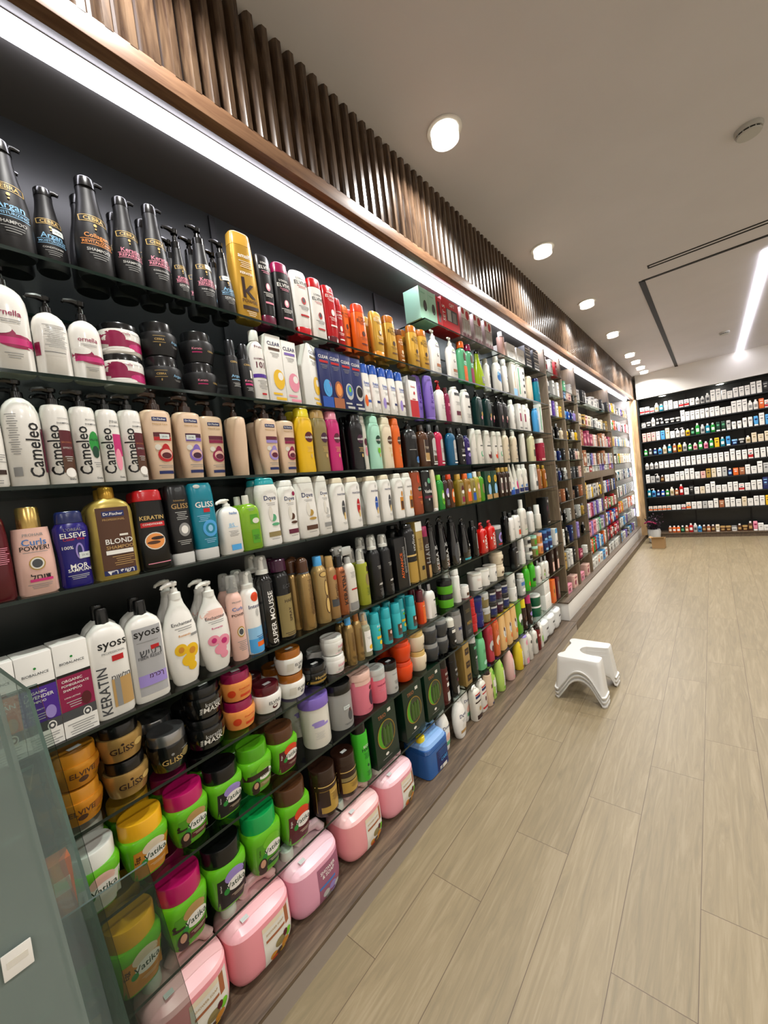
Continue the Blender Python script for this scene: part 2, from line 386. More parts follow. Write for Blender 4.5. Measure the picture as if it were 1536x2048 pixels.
        out.append(('pump_head', b.mesh('pump_head'), -1))
    elif ct == 'mousse':
        hh = h-zt; r0 = w*.36
        b = MB(); b.loft([(zt, r0*.9, r0*.9), (zt+hh*.2, r0*.9, r0*.9), (zt+hh*.26, r0*.4, r0*.4), (zt+hh*.8, r0*.34, r0*.34)], cm, 2, 16)
        b.tube([(0, 0, zt+hh*.8), (0, -r0*.5, zt+hh*.85)], r0*.26, cm, 8); out.append(('nozzle', b.mesh('nozzle'), -1))
        b = MB(); b.loft([(zt, r0*1.02, r0*1.02), (zt+hh*.7, r0*.92, r0*.92), (h-.003, r0*.8, r0*.8), (h, r0*.6, r0*.6)], mat('white', .12, 0, .72), 2, 20); out.append(('clear_cap', b.mesh('clear_cap'), -1))
    elif ct == 'trig':
        hh = h-zt; b = MB(); b.loft([(zt, .014, .014), (zt+hh*.3, .013, .013), (zt+hh*.35, .008, .008)], cm, 2, 16)
        b.box((-.006, -.004, zt+hh*.72), (.05, .018, hh*.5), cm, .004)
        b.tube([(-.025, -.004, zt+hh*.6), (-.034, -.004, zt+hh*.3), (-.03, -.004, zt+hh*.05)], [.005, .004, .003], cm, 8)
        b.tube([(-.03, -.004, zt+hh*.82), (-.042, -.004, zt+hh*.82)], .006, cm, 8); out.append(('trigger', b.mesh('trigger'), -1))
    if q['art']:
        a = Art(rings, n, w, H, z0); a.run(q['art']); out.append(('label', a.mb.mesh('label'), -1))
    if q['tag']:                                      # price sticker
        b = MB(); x, z = q['tag']
        if z == 'top':
            b.box((x*w, -d*.1, h+.0002), (.026, .014, .0006), mat(0xd8dada, .4))
        else:
            a = Art(rings, n, w, H, z0); a.lift = .0018; a.rect(x, z, .34 if w < .08 else .26, .014/H, mat(0xd2dad8, .4)); a.text(x, z, .2, '29.90', mat(0x707878, .5)); b = a.mb
        out.append(('price_tag', b.mesh('price_tag'), -1))
    _parts[key] = out; return out
def place(key, loc, rz, label, group=None, kind=None, sz=1.0):
    q = DES[key]; ps = parts(key)
    if len(ps) == 1:
        o = link(kind or q['kind'], ps[0][1], None, loc, rz, label, q['cat'], group)
    else:
        o = link(kind or q['kind'], None, None, loc, rz, label, q['cat'], group); o.empty_display_size = .02
        base = None; collar = None
        for nm, me, pi in ps:
            up_ = base if nm in ('label', 'price_tag', 'window') else (collar if nm == 'pump_head' and collar else o)
            c = link(nm, me, up_ or o)
            if base is None: base = c
            if nm == 'pump_collar': collar = c
    if sz < 1: o.scale = (1, 1, sz)
    return o
# ------------------------------------------------------------------ the goods: one design each, sizes in metres
SB, PB, CT, JR, SC = 'shampoo_bottle', 'pump_bottle', 'carton', 'cream_jar', 'spray_can'
def ceb(var, c1, l2, l3):
    return 't|0|.62|.52|CEBRA|goldp;r|0|.655|.7|.006|goldp;r|0|.585|.7|.006|goldp;r|-.35|.62|.02|.07|goldp;r|.35|.62|.02|.07|goldp;e|0|.545|.09|.035|goldp;e|0|.505|.05|.02|goldp;t|0|.42|.62|%s|%s;r|0|.385|.8|.006|%s;t|0|.355|.75|%s|%s;r|0|.325|.8|.006|%s;t|0|.27|.6|%s|lgrey;l|0|.23|.5|3|grey' % (var, c1, c1, l2, c1, c1, l3)
D('ceb_a', SB, 'bottle', 'tall matte black bottle with pale blue lettering', .082, .062, 0.25, 'slope', 2, .9, 'blk2', 'ring:black', ceb('Argan', 'ltb', 'MOISTURIZING', 'SHAMPOO'), .4)
D('ceb_ac', SB, 'bottle', 'matte black conditioner bottle with a sticker', .066, .056, 0.2, 'slope', 2, .9, 'blk2', 'ring:black', ceb('Argan', 'ltb', 'MOISTURIZING', 'CONDITIONER'), .4, tag=(.2, .5))
D('ceb_c', SB, 'bottle', 'tall matte black bottle with copper lettering', .082, .062, 0.25, 'slope', 2, .9, 'blk2', 'ring:black', ceb('Collagen', 'peach', 'REVITALIZING', 'SHAMPOO'), .4)
D('ceb_k', SB, 'bottle', 'matte black shampoo bottle with pink lettering', .07, .06, 0.238, 'slope', 2, .9, 'blk2', 'ring:black', ceb('Keratin', 'pink', 'REPAIRING', 'SHAMPOO'), .4)
D('ceb_kc', SB, 'bottle', 'matte black conditioner bottle with pink lettering', .07, .06, 0.252, 'slope', 2, .9, 'blk2', 'ring:black', ceb('Keratin', 'pink', 'REPAIRING', 'CONDITIONER'), .4)
D('ceb_sk', PB, 'bottle', 'slim black pump bottle with pink lettering', .046, .046, .212, 'slope', 2, .72, 'blk2', 'pump:black', ceb('Keratin', 'pink', 'REPAIRING', 'SERUM'), .4)
D('ceb_cr', PB, 'bottle', 'black pump cream bottle with pink lettering', .066, .056, .25, 'slope', 2, .78, 'blk2', 'pump:black', ceb('Keratin', 'pink', 'REPAIRING', 'HAIR CREAM'), .4, tag=(.15, .63))
D('ceb_sa', PB, 'bottle', 'black pump bottle with pale blue lettering', .056, .05, .232, 'slope', 2, .76, 'blk2', 'pump:black', ceb('Argan', 'ltb', 'MOISTURIZING', 'SERUM'), .4, tag=(-.1, .62))
D('amalfi', SB, 'bottle', 'big gold bottle with a dark letter k', .09, .058, 0.286, 'flip', 3, .84, 'goldm', 'same:goldm', 't|0|.86|.5|amalfi|white;l|0|.78|.5|4|cream;t|0|.62|.5|KERATIN|white;t|0|.42|.5|k|choc;t|0|.24|.6|POWER|brown;r|0|.15|.62|.05|choc;l|0|.1|.4|3|cream', .3, .45)
def elv(col1, col2='white'):
    return 't|0|.86|.5|L\'OREAL|%s;t|0|.78|.72|ELVIVE|%s;l|0|.72|.5|2|%s;e|0|.46|.26|.13|%s;e|0|.47|.16|.09|%s;l|0|.36|.6|3|%s;r|0|.2|.5|.03|%s' % (col2, col2, col1, col1, col2, col2, col1)
D('e_ki', SB, 'bottle', 'black bottle standing on its dark red cap', .064, .046, 0.242, 'inv', 2.4, .86, 'blk2', 'under:wine', elv('pink'), .3)
D('e_k', SB, 'bottle', 'black bottle with a wide magenta cap', .074, .048, 0.242, 'flip', 2.4, .84, 'blk2', 'same:mag', elv('pink'), .3)
D('e_wi', SB, 'bottle', 'white bottle standing on its red cap', .078, .05, 0.242, 'inv', 2.4, .87, 'white', 'under:red', elv('red', 'dgrey'), .28)
D('e_w', SB, 'bottle', 'white bottle with a red cap', .072, .048, 0.24, 'flip', 2.4, .84, 'white', 'same:red', elv('red', 'dgrey'), .28)
D('e_ri', SB, 'bottle', 'glossy red bottle standing on its cap', .07, .048, 0.234, 'inv', 2.4, .87, 'red', 'under:dred', elv('white'), .25)
D('e_r', SB, 'bottle', 'red bottle with a red cap', .05, .044, .21, 'flip', 2.4, .84, 'red', 'same:red', elv('white'), .25)
D('e_oi', SB, 'bottle', 'slim orange bottle standing on its cap', .05, .04, .2, 'inv', 2.4, .87, 'orange', 'under:orange', elv('dred', 'brown'), .28)
D('e_o', SB, 'bottle', 'orange bottle with an orange flip cap', .078, .05, 0.212, 'flip', 2.4, .82, 'orange', 'same:orr', elv('dred', 'brown'), .28)
D('e_gi', SB, 'bottle', 'golden bottle standing on its cap', .08, .05, 0.21, 'inv', 2.4, .87, 'goldm', 'under:amber', elv('brown', 'cream'), .28, .25)
D('e_g', SB, 'bottle', 'golden bottle with a brown cap', .08, .052, 0.218, 'flip', 2.4, .83, 'goldm', 'same:ambd', elv('brown', 'choc'), .28, .25)
D('e_b', SB, 'bottle', 'small brown bottle with a brown cap', .048, .04, .19, 'flip', 2.4, .83, 'ambd', 'same:brown', elv('cream', 'cream'), .28)
D('dovep', PB, 'bottle', 'white pump bottle with a brown emblem', .086, .05, .248, 'round', 2.6, .8, 'white', 'pump:white', 'e|.0|.86|.2|.03|lime;t|0|.78|.42|Dove|navy;e|0|.53|.22|.09|brown;e|.02|.54|.14|.06|white;r|0|.24|.5|.08|copper;l|0|.14|.5|2|grey', .3)
D('gr_o', SB, 'bottle', 'green bottle with orange cap and orange band', .082, .05, .25, 'shoulder', 2.6, .85, 'seag', 'cyl:orange:.6', 'e|.05|.72|.4|.28|brown;e|.05|.55|.4|.12|mint;r|.1|.24|.62|.44|orange;t|.05|.55|.3|Vatika|dgreen', .3)
D('gr_p', SB, 'bottle', 'green bottle with magenta cap and purple band', .078, .05, .25, 'shoulder', 2.6, .85, 'seag', 'cyl:mag:.6', 'e|.05|.72|.4|.28|brown;e|.05|.55|.4|.12|mint;r|.1|.24|.62|.44|mag;t|.05|.55|.3|Vatika|dgreen', .3)
D('limep', SB, 'bottle', 'lime green pear shaped bottle with grey label', .1, .07, .245, 'pear', 2, .93, 0x9cb81e, 'cyl:black:.34', 'r|.1|.2|.5|.2|grey;l|.1|.24|.4|3|white', .2)
D('bluefl', SC, 'spray bottle', 'white spray bottle with a blue splash', .08, .06, .26, 'can', 2, .82, 'white', 'cyl:offw:.5', 'e|-.1|.5|.55|.3|steelb;e|-.25|.62|.2|.14|ltb;e|.1|.36|.22|.12|sky;r|.25|.62|.12|.05|navy;t|.05|.75|.5|natural|navy', .3)
D('canw', SC, 'spray can', 'white aerosol can with a dark square', .05, .05, .26, 'can', 2, .84, 'white', 'cyl:white:.8', 'r|.1|.55|.3|.06|navy;l|0|.45|.6|3|grey;r|0|.03|1|.05|black', .3)
D('curl', CT, 'carton', 'white carton printed with a brown curl', .08, .05, .26, 'box', 2, 1, 'offw', '', 'e|.1|.5|.25|.5|tan;e|.15|.5|.12|.42|offw;r|0|.12|.9|.2|ltb')
D('grw', CT, 'carton', 'tall white and green carton', .06, .05, .26, 'box', 2, 1, 'white', '', 'r|-.2|.5|.4|.8|seag;l|.2|.6|.3|6|grey')
D('bktx', CT, 'carton', 'white carton with black blocks of print', .06, .05, .255, 'box', 2, 1, 'white', '', 'r|0|.8|.5|.08|black;r|0|.6|.5|.08|black;r|0|.4|.5|.08|black;r|0|.2|.5|.08|black')
D('creamb', SB, 'bottle', 'round topped cream bottle with a gold emblem', .085, .055, .21, 'flip', 2.4, .88, 'cream', 'same:cream', 'r|.2|.55|.15|.2|gold', .3)
D('tealb', SB, 'bottle', 'teal blue bottle with a rounded cap', .08, .055, .22, 'flip', 2.4, .86, 'teal', 'same:navy', 'l|0|.5|.5|4|ltb', .25)
D('mint', CT, 'carton', 'mint gift carton with a dark oval opening', .085, .1, .17, 'box', 2, 1, 'mint', '', 'e|.1|.45|.4|.35|black;e|.1|.46|.32|.28|dgrey;l|-.1|.85|.6|2|seag')
D('reds', CT, 'carton', 'narrow red gift carton', .06, .1, .165, 'box', 2, 1, 0xc41422, '', 'r|-.1|.5|.4|.7|dred;e|.1|.4|.3|.16|black')
D('redg', CT, 'carton', 'large red gift carton with a window', .2, .1, .185, 'box', 2, 1, 0xc41422, '', 't|.1|.85|.3|GIFT|white;r|.06|.5|.66|.4|dgrey;r|-.1|.5|.22|.36|lgrey;r|.2|.48|.22|.32|grey;v|-.42|.5|.5|SET 5|white')
D('clrp', 'gift_pack', 'gift set', 'clear and red gift pack with pale tubes', .115, .09, .19, 'box', 2, 1, 0xb8a8a8, '', 'r|0|.82|1|.34|white;e|.2|.8|.4|.3|red;e|-.3|.88|.3|.2|red;r|-.25|.42|.22|.42|lgrey;r|.08|.4|.22|.4|lgrey;r|.38|.36|.16|.34|lgrey;r|0|.08|1|.16|dred;r|-.09|.35|.03|.5|white;r|.26|.35|.03|.5|white', .2)
D('pinkc', SC, 'aerosol', 'pink cylinder with black ring and white cap', .055, .055, .19, 'cyl', 2, .8, 'blush', 'cyl:white:.6', 'r|0|.97|1|.04|black;l|0|.6|.5|6|grey;r|0|.04|1|.05|black', .3)
D('wbx', CT, 'carton', 'wide white carton with faint print', .17, .12, .12, 'box', 2, 1, 'white', '', 'e|-.1|.3|.6|.3|lgrey;l|.1|.6|.4|3|grey')
D('gbx2', CT, 'carton', 'grey and white patterned carton', .13, .1, .09, 'box', 2, 1, 'dgrey', '', 'r|0|.75|.9|.12|white;r|0|.5|.9|.08|lgrey;r|0|.2|.9|.1|white', stack=2)
# second shelf
ORN = 't|-.02|.66|.6|ornella|mag;l|0|.58|.5|2|grey;e|-.2|.4|.62|.2|mag;e|.12|.34|.9|.16|mag;r|0|.34|.9|.08|hotp;e|-.25|.47|.55|.12|white;l|0|.2|.4|3|grey'
D('orn_b', PB, 'bottle', 'large white pump bottle with magenta wave', .078, .07, .238, 'round', 2.4, .8, 'white', 'pump:black', ORN, .18, coat=.5)
D('orn_bk', PB, 'bottle', 'white bottle showing its printed back label', .066, .054, .19, 'round', 2.4, .78, 'white', 'pump:black', 'l|.05|.78|.62|14|grey;r|-.45|.4|.12|.2|mag;r|0|.36|.6|.01|dgrey', .2, coat=.5)
D('orn_s', PB, 'bottle', 'small white pump bottle with magenta wave', .066, .056, .198, 'round', 2.4, .74, 'white', 'pump:black', ORN, .18, coat=.5)
D('orn_j', JR, 'jar', 'white jar with magenta wave and black lid', .098, .098, 0.08, 'pot', 2, .78, 'white', 'lid:black:.96', 'e|-.3|.62|.5|.6|mag;r|.05|.42|.9|.3|mag;e|.25|.3|.5|.3|hotp;t|-.05|.82|.25|ornella|mag;e|-.2|.16|.7|.2|white;l|.2|.85|.25|2|dgrey', .18, coat=.5, stack=2)
D('ceb_j', JR, 'jar', 'squat black jar with small gold emblem', .1, .1, .094, 'jar', 2, .68, 'blk2', 'lid:blk2:.84', 't|-.2|.66|.22|CEBRA|goldp;r|-.2|.8|.28|.015|goldp;r|-.2|.54|.28|.015|goldp;e|-.2|.42|.03|.1|goldp;t|.22|.6|.24|Argan|ltb;l|.22|.45|.2|3|lgrey', .42, stack=2)
D('ceb_j2', JR, 'jar', 'squat black jar with pink lettering', .1, .1, .094, 'jar', 2, .68, 'blk2', 'lid:blk2:.84', 't|-.15|.62|.26|Keratin|pink;r|-.15|.46|.26|.05|hotp;t|.25|.55|.2|CEBRA|goldp', .42, stack=2)
D('spr_a', SC, 'spray bottle', 'slim black spray bottle with blue lettering', .04, .04, .182, 'cyl', 2, .72, 'blk2', 'cyl:dgrey:.8:.9', 't|0|.85|.6|CEBRA|goldp;t|0|.5|.7|Argan|ltb;r|0|.42|.7|.015|ltb;l|0|.34|.6|4|lgrey', .4)
D('spr_k', SC, 'spray bottle', 'slim black spray bottle with a hanging white tag', .04, .04, .178, 'cyl', 2, .72, 'blk2', 'cyl:dgrey:.8:.9', 't|0|.85|.6|CEBRA|goldp;t|0|.45|.7|Keratin|pink;r|0|.36|.7|.05|hotp;l|0|.28|.6|4|lgrey;r|.25|.62|.3|.2|white', .4)
D('b101', SB, 'bottle', 'white bottle numbered 101 with a purple band', .056, .05, .236, 'shoulder', 2, .86, 'white', 'cyl:white:.6', 't|0|.88|.5|Fruits|wine;t|0|.68|.7|SHAMPOO|wine;t|0|.58|.55|101|wine;r|0|.4|.9|.06|purple;l|0|.32|.6|6|grey;r|0|.1|.3|.03|red', .3)
def clr(c, c2, base='white'):
    return 't|0|.87|.85|CLEAR|%s;r|0|.79|.75|.04|%s;l|0|.73|.6|3|%s;e|.1|.34|.75|.3|%s;e|.22|.39|.36|.12|%s;r|-.1|.12|.6|.03|%s;r|.1|.05|.7|.04|%s' % ('navy' if base == 'white' else 'white', c2, 'grey', c, base if base == 'white' else c2, c, c)
D('cl_y', CT, 'carton', 'white carton with a yellow swirl', .062, .045, .23, 'box', 2, 1, 'white', '', clr('yel', 'brown'), .35)
D('cl_p', CT, 'carton', 'white carton with a pink swirl', .062, .045, .222, 'box', 2, 1, 'white', '', clr('pink', 'violet'), .35)
D('cl_g', CT, 'carton', 'white carton turned to show its grey side', .062, .05, .232, 'box', 2, 1, 'white', '', clr('yel', 'olive'), .35)
D('cl_b1', CT, 'carton', 'dark blue carton with a sky blue picture', .06, .045, .228, 'box', 2, 1, 'navy', '', clr('sky', 'red', 'navy')+';e|.1|.36|.5|.2|sky;r|0|.1|.96|.18|blue', .35)
D('cl_b2', CT, 'carton', 'dark blue carton with an orange picture', .06, .045, .228, 'box', 2, 1, 'navy', '', clr('copper', 'red', 'navy')+';e|.1|.34|.5|.22|peach;r|0|.1|.96|.18|copper', .35)
D('cl_b3', CT, 'carton', 'dark blue carton with a globe picture', .06, .045, .226, 'box', 2, 1, 'navy', '', clr('lgrey', 'red', 'navy')+';e|.12|.36|.55|.2|steelb;e|.15|.38|.25|.1|lime', .35)
D('cl_b4', CT, 'carton', 'dark blue carton with a black ring', .06, .045, .224, 'box', 2, 1, 'navy', '', clr('lgrey', 'red', 'navy')+';e|.12|.36|.6|.2|black', .35)
HS = 't|.05|.76|.6|head|blue;r|.1|.3|.7|.06|%s;e|-.2|.3|.3|.3|%s;e|.2|.1|.16|.06|lgrey;t|.05|.69|.6|shoulders|blue;l|.1|.58|.5|3|grey;r|.42|.5|.08|.5|red'
D('hs1', SB, 'bottle', 'white bottle with blue cap and orange fruit', .06, .04, .215, 'flip', 2.6, .8, 'white', 'same:blue', HS % ('blue', 'orange'), .3)
D('hs2', SB, 'bottle', 'white bottle with blue cap and dark blue bar', .062, .042, .218, 'flip', 2.6, .8, 'white', 'same:blue', HS % ('navy', 'white'), .3)
D('hs3', SB, 'bottle', 'white bottle with blue cap and brown bar', .06, .042, .216, 'flip', 2.6, .8, 'white', 'same:blue', HS % ('brown', 'lil'), .3)
D('wrb', CT, 'carton', 'white and deep red carton with a dark top', .07, .05, .21, 'box', 2, 1, 'white', '', 'r|0|.95|1|.1|black;r|0|.22|1|.4|red;t|0|.75|.5|Revive|red;e|.1|.6|.2|.08|red;r|0|.45|.4|.02|red', .3)
D('vio', SB, 'bottle', 'tall violet bottle', .07, .045, .24, 'inv', 3, .94, 'violet', 'under:violet', 'v|0|.55|.4|Keratin|purple;l|0|.25|.5|3|purple', .3)
D('pmp_r', PB, 'bottle', 'white pump bottle with a red pump', .075, .05, .232, 'shoulder', 2.6, .78, 'white', 'pump:red', 'v|.3|.5|.6|KERATIN|dred;l|-.1|.5|.3|5|grey', .3)
D('dredb', SB, 'bottle', 'narrow dark red bottle', .044, .044, .21, 'shoulder', 2.4, .85, 'mag', 'cyl:dred:.6', 'r|0|.6|.5|.1|pink;l|0|.4|.5|5|pink', .3)
D('wtb', SB, 'bottle', 'broad white bottle with black top label', .085, .05, .218, 'shoulder', 3, .96, 'white', 'cyl:white:.5', 'r|0|.82|.7|.08|dgrey;r|0|.28|.6|.12|wine;r|.3|.25|.1|.2|gold;l|0|.6|.6|4|grey', .3)
D('wtb2', SB, 'bottle', 'broad white bottle with a small black emblem', .085, .05, .218, 'shoulder', 3, .96, 'white', 'cyl:white:.5', 'r|0|.82|.6|.08|dgrey;e|.1|.52|.4|.06|black;l|0|.3|.6|5|grey', .3)
D('dtl', PB, 'bottle', 'dark teal rectangular pump bottle with silver outline', .08, .05, .232, 'shoulder', 5, .84, 0x12302e, 'pump:black', 'r|.42|.5|.03|.84|lgrey;r|.1|.93|.64|.012|lgrey;e|.2|.4|.3|.16|gold;e|.1|.28|.25|.12|pink;l|.1|.85|.4|2|lgrey', .25)
D('dbk', PB, 'bottle', 'black rectangular pump bottle with silver outline', .08, .05, .232, 'shoulder', 5, .84, 'blk2', 'pump:black', 'r|.42|.5|.03|.84|lgrey;r|.1|.93|.64|.012|lgrey;e|.2|.4|.25|.16|blush;e|.1|.28|.25|.12|wine;l|.1|.85|.4|2|lgrey', .25)
D('wbt', SB, 'bottle', 'white bottle with a tall black bar', .06, .05, .23, 'can', 2.4, .85, 'white', 'cyl:white:.6', 'r|0|.4|.12|.3|black;l|.1|.7|.5|3|grey', .3)
D('wrs', CT, 'carton', 'white carton with a crimson square', .06, .05, .21, 'box', 2, 1, 'white', '', 'r|.1|.5|.5|.3|mag;l|0|.8|.6|3|grey;r|0|.1|.8|.06|grey')
D('blub', SB, 'bottle', 'plain sky blue bottle', .085, .05, .21, 'shoulder', 3, .97, 'sky', 'cyl:sky:.6', 'l|0|.6|.4|3|white', .3)
# third shelf
D('wrat', SB, 'bottle', 'white bottle with a grey bar at the image edge', .048, .05, .2, 'flip', 3, .97, 'white', 'cyl:white:.5', 't|.1|.8|.7|erat|dgrey;t|.2|.62|.3|9M|steelb;l|.1|.35|.7|4|grey;r|0|.16|.8|.05|choc;l|0|.07|.5|2|grey', .25)
def came(c, word, w2=''):
    return 'v|-.22|.42|.62|Cameleo|black;t|.2|.82|.42|%s|grey;t|.2|.76|.5|SHAMPOO|dgrey;%s;t|.25|.06|.25|Delia|dgrey' % (word, c)
D('cam_b', PB, 'bottle', 'large white pump bottle with sideways black lettering', .067, .06, .25, 'round', 2.4, .82, 'white', 'pump:black', 'v|.18|.4|.62|Cameleo|black;l|-.28|.8|.26|18|grey;r|-.3|.16|.2|.1|grey;r|.46|.4|.08|.5|wine', .2, coat=.4)
D('cam_br', PB, 'bottle', 'white pump bottle with brown panel', .051, .05, .225, 'tin', 2.4, .82, 'white', 'pump:black', came('r|.22|.42|.5|.5|dred;r|.22|.24|.5|.2|brown;t|.22|.52|.4|BROWN|copper;t|.22|.45|.35|EFFECT|lgrey;l|.22|.34|.3|3|lgrey;e|.22|.14|.4|.12|white', 'CHOCOLATE'), .2, coat=.4)
D('cam_al', PB, 'bottle', 'white pump bottle with green leaf circle', .051, .05, .225, 'tin', 2.4, .82, 'white', 'pump:black', came('e|.24|.52|.46|.3|green;e|.24|.4|.3|.16|dgreen;t|.24|.56|.36|ALOE|dgreen;l|.24|.26|.3|3|grey', 'MOISTURE'), .2, coat=.4)
D('cam_pk', PB, 'bottle', 'white pump bottle with pink swirl panel', .048, .05, .222, 'tin', 2.4, .82, 'white', 'pump:black', came('r|.24|.5|.4|.3|hotp;e|.2|.3|.3|.3|pink', 'PINK'), .2, coat=.4)
def fis(c, c2):
    return 'r|.03|.86|.5|.055|navy;t|.03|.86|.42|Dr.Fischer|white;t|.03|.79|.5|Natural Care|tan;r|.06|.64|.6|.06|%s;r|.06|.58|.6|.05|%s;e|-.14|.46|.2|.08|offw;e|.12|.4|.3|.22|%s;e|.1|.35|.54|.2|%s;e|.12|.36|.42|.14|blush;e|.12|.34|.34|.09|%s;l|.06|.2|.5|2|grey;r|.05|.1|.5|.045|navy' % (c2, c, c, c, c2)
D('fi_r', PB, 'bottle', 'tapered beige pump bottle with red fruit drop', .076, .05, .252, 'taper', 2.6, .8, 'beige', 'pump:choc', fis('red', 'dred'), .32, tag=(.12, .61))
D('fi_p', PB, 'bottle', 'tapered beige pump bottle with purple flower drop', .076, .05, .252, 'taper', 2.6, .8, 'beige', 'pump:choc', fis('violet', 'plum'), .32, tag=(-.05, .61))
D('fi_r2', PB, 'bottle', 'tapered beige pump bottle with crimson fruit drop', .076, .05, .248, 'taper', 2.6, .8, 'beige', 'pump:choc', fis('mag', 'wine'), .32)
D('fi_p2', PB, 'bottle', 'tapered beige pump bottle with lilac drop', .076, .05, .25, 'taper', 2.6, .8, 'beige', 'pump:choc', fis('lil', 'wine'), .32)
D('fi_s', PB, 'bottle', 'beige pump bottle turned edge on', .052, .08, .25, 'taper', 2.4, .8, 'beige', 'pump:choc', '', .32)
def sun(c='wine'):
    return 'e|.12|.64|.52|.19|%s;t|.12|.64|.5|sunsilk|white;l|.1|.46|.4|4|goldp;e|.15|.3|.12|.08|goldp' % c
D('su_y', SB, 'bottle', 'bright yellow flip cap bottle with round maroon logo', .076, .046, .245, 'waist', 3, .86, 'yel', 'same:lemon', sun('dred'), .3)
D('su_o', SB, 'bottle', 'olive brown flip cap bottle with round purple logo', .072, .046, .242, 'waist', 3, .86, 'olive', 'same:tan', sun('plum'), .3)
D('su_p', SB, 'bottle', 'pink flip cap bottle with round maroon logo', .066, .046, .24, 'waist', 3, .86, 'hotp', 'same:pink', sun('wine'), .3)
D('su_k', SB, 'bottle', 'black flip cap bottle with round purple logo', .078, .046, .246, 'waist', 3, .86, 'blk2', 'same:black', sun('plum'), .25)
D('su_m', SB, 'bottle', 'mint green flip cap bottle with round green logo', .074, .046, .242, 'waist', 3, .86, 'mint', 'same:mint', sun('dgreen')+';e|.1|.4|.3|.12|lime', .3)
D('su_b', SB, 'bottle', 'cream flip cap bottle with round brown logo', .076, .046, .242, 'waist', 3, .86, 'cream', 'same:cream', sun('brown'), .3)
D('su_r', SB, 'bottle', 'orange flip cap bottle with round brown logo', .06, .046, .238, 'waist', 3, .86, 'orange', 'same:orange', sun('brown'), .3)
D('su_w', SB, 'bottle', 'slim white bottle with tiny pink print', .04, .04, .238, 'waist', 3, .86, 'offw', 'same:white', 'e|.1|.6|.5|.16|wine;e|.1|.4|.4|.2|pink', .3)
D('klo', PB, 'bottle', 'tall black pump bottle with silver trim', .1, .065, .248, 'round', 2.4, .82, 'blk2', 'pump:black', 't|.15|.8|.4|KERA|lgrey;r|.1|.76|.5|.06|dgrey;e|.25|.2|.35|.16|steelb;l|.2|.14|.3|2|ltb;r|-.1|.45|.5|.01|lgrey;r|.3|.93|.3|.012|lgrey', .3)
D('brn_', PB, 'bottle', 'brown bottle with a framed dark label', .085, .06, .22, 'shoulder', 3, .85, 'brown', 'cyl:choc:.4', 'r|.12|.45|.6|.6|cream;r|.12|.5|.54|.5|choc;r|.12|.28|.5|.2|tan;l|.1|.55|.4|3|cream', .22)
D('bk_w', SB, 'bottle', 'black bottle with an arched silver label', .07, .05, .226, 'shoulder', 2.4, .84, 'choc', 'cyl:dgrey:.4', 'r|.1|.4|.6|.6|lgrey;e|.1|.7|.6|.2|lgrey;t|.1|.4|.5|TRE|brown;r|.1|.22|.5|.16|brown;r|.1|.06|.7|.03|white', .25)
D('pk_w', SB, 'bottle', 'crimson bottle with a black cap and silver label', .078, .05, .226, 'shoulder', 2.4, .84, 0xc01848, 'cyl:black:.4', 'r|.15|.42|.5|.55|lgrey;e|.15|.69|.5|.18|lgrey;l|.15|.5|.4|5|mag;r|.1|.08|.5|.04|white', .25)
D('bl_w', SB, 'bottle', 'petrol blue bottle with a black cap and silver label', .09, .05, .22, 'shoulder', 2.4, .86, 0x125a80, 'cyl:black:.4', 'r|.15|.42|.45|.55|lgrey;e|.15|.69|.45|.18|lgrey;l|.15|.5|.36|5|navy;r|.12|.08|.5|.04|white', .25)
D('bk_n', SB, 'bottle', 'black bottle with black cap and white marks', .075, .05, .222, 'shoulder', 2.4, .84, 'blk2', 'cyl:black:.4', 'e|.2|.66|.3|.16|lgrey;l|0|.5|.5|4|lgrey;r|0|.3|.5|.05|white;e|-.1|.14|.1|.05|white', .25)
D('pu_n', SB, 'bottle', 'slim dark purple bottle', .055, .045, .18, 'shoulder', 2.4, .95, 0x2c1c60, 'cyl:navy:.5', 'r|0|.55|.6|.1|white;l|0|.8|.5|3|lil;e|0|.35|.5|.14|lil', .25)
D('wh_c', SB, 'bottle', 'plain white cylinder bottle', .055, .05, .225, 'cyl', 2, .86, 'offw', 'cyl:white:.9', 'l|.1|.5|.4|4|grey', .3)
D('wh_g', SB, 'bottle', 'off white bottle with a green sprig', .06, .045, .222, 'flip', 3, .86, 'offw', 'same:offw', 'r|0|.62|.5|.03|dgrey;e|0|.34|.5|.2|seag;e|.1|.36|.3|.16|offw;l|0|.16|.4|2|grey', .3)
D('wh_d', SB, 'bottle', 'off white bottle with a dark leaf print', .075, .045, .222, 'flip', 3, .86, 'offw', 'same:offw', 'r|0|.62|.7|.04|dgrey;e|.05|.3|.7|.26|dred;e|-.1|.38|.4|.14|offw;l|0|.76|.4|2|grey', .3)
D('wh_r', SB, 'bottle', 'off white bottle with a red leaf print', .06, .045, .22, 'flip', 3, .86, 'offw', 'same:offw', 'r|0|.62|.6|.04|dgrey;e|.05|.3|.7|.26|orr;e|-.1|.38|.4|.14|offw', .3)
D('cr_s', SB, 'bottle', 'tall cream bottle with a wavy grey mark', .075, .05, .245, 'shoulder', 2.6, .86, 'cream', 'cyl:offw:.45', 'e|.1|.6|.2|.1|grey;e|.05|.45|.2|.1|grey;e|.12|.3|.2|.1|grey;r|0|.12|.6|.02|dgrey', .3)
D('cr_b', SB, 'bottle', 'pale yellow tube with a black square', .095, .055, .235, 'shoulder', 3, .94, 0xd8d2a8, 'cyl:offw:.5', 'r|.15|.32|.5|.26|choc;e|.1|.86|.3|.06|gold;l|.1|.6|.5|3|grey', .3)
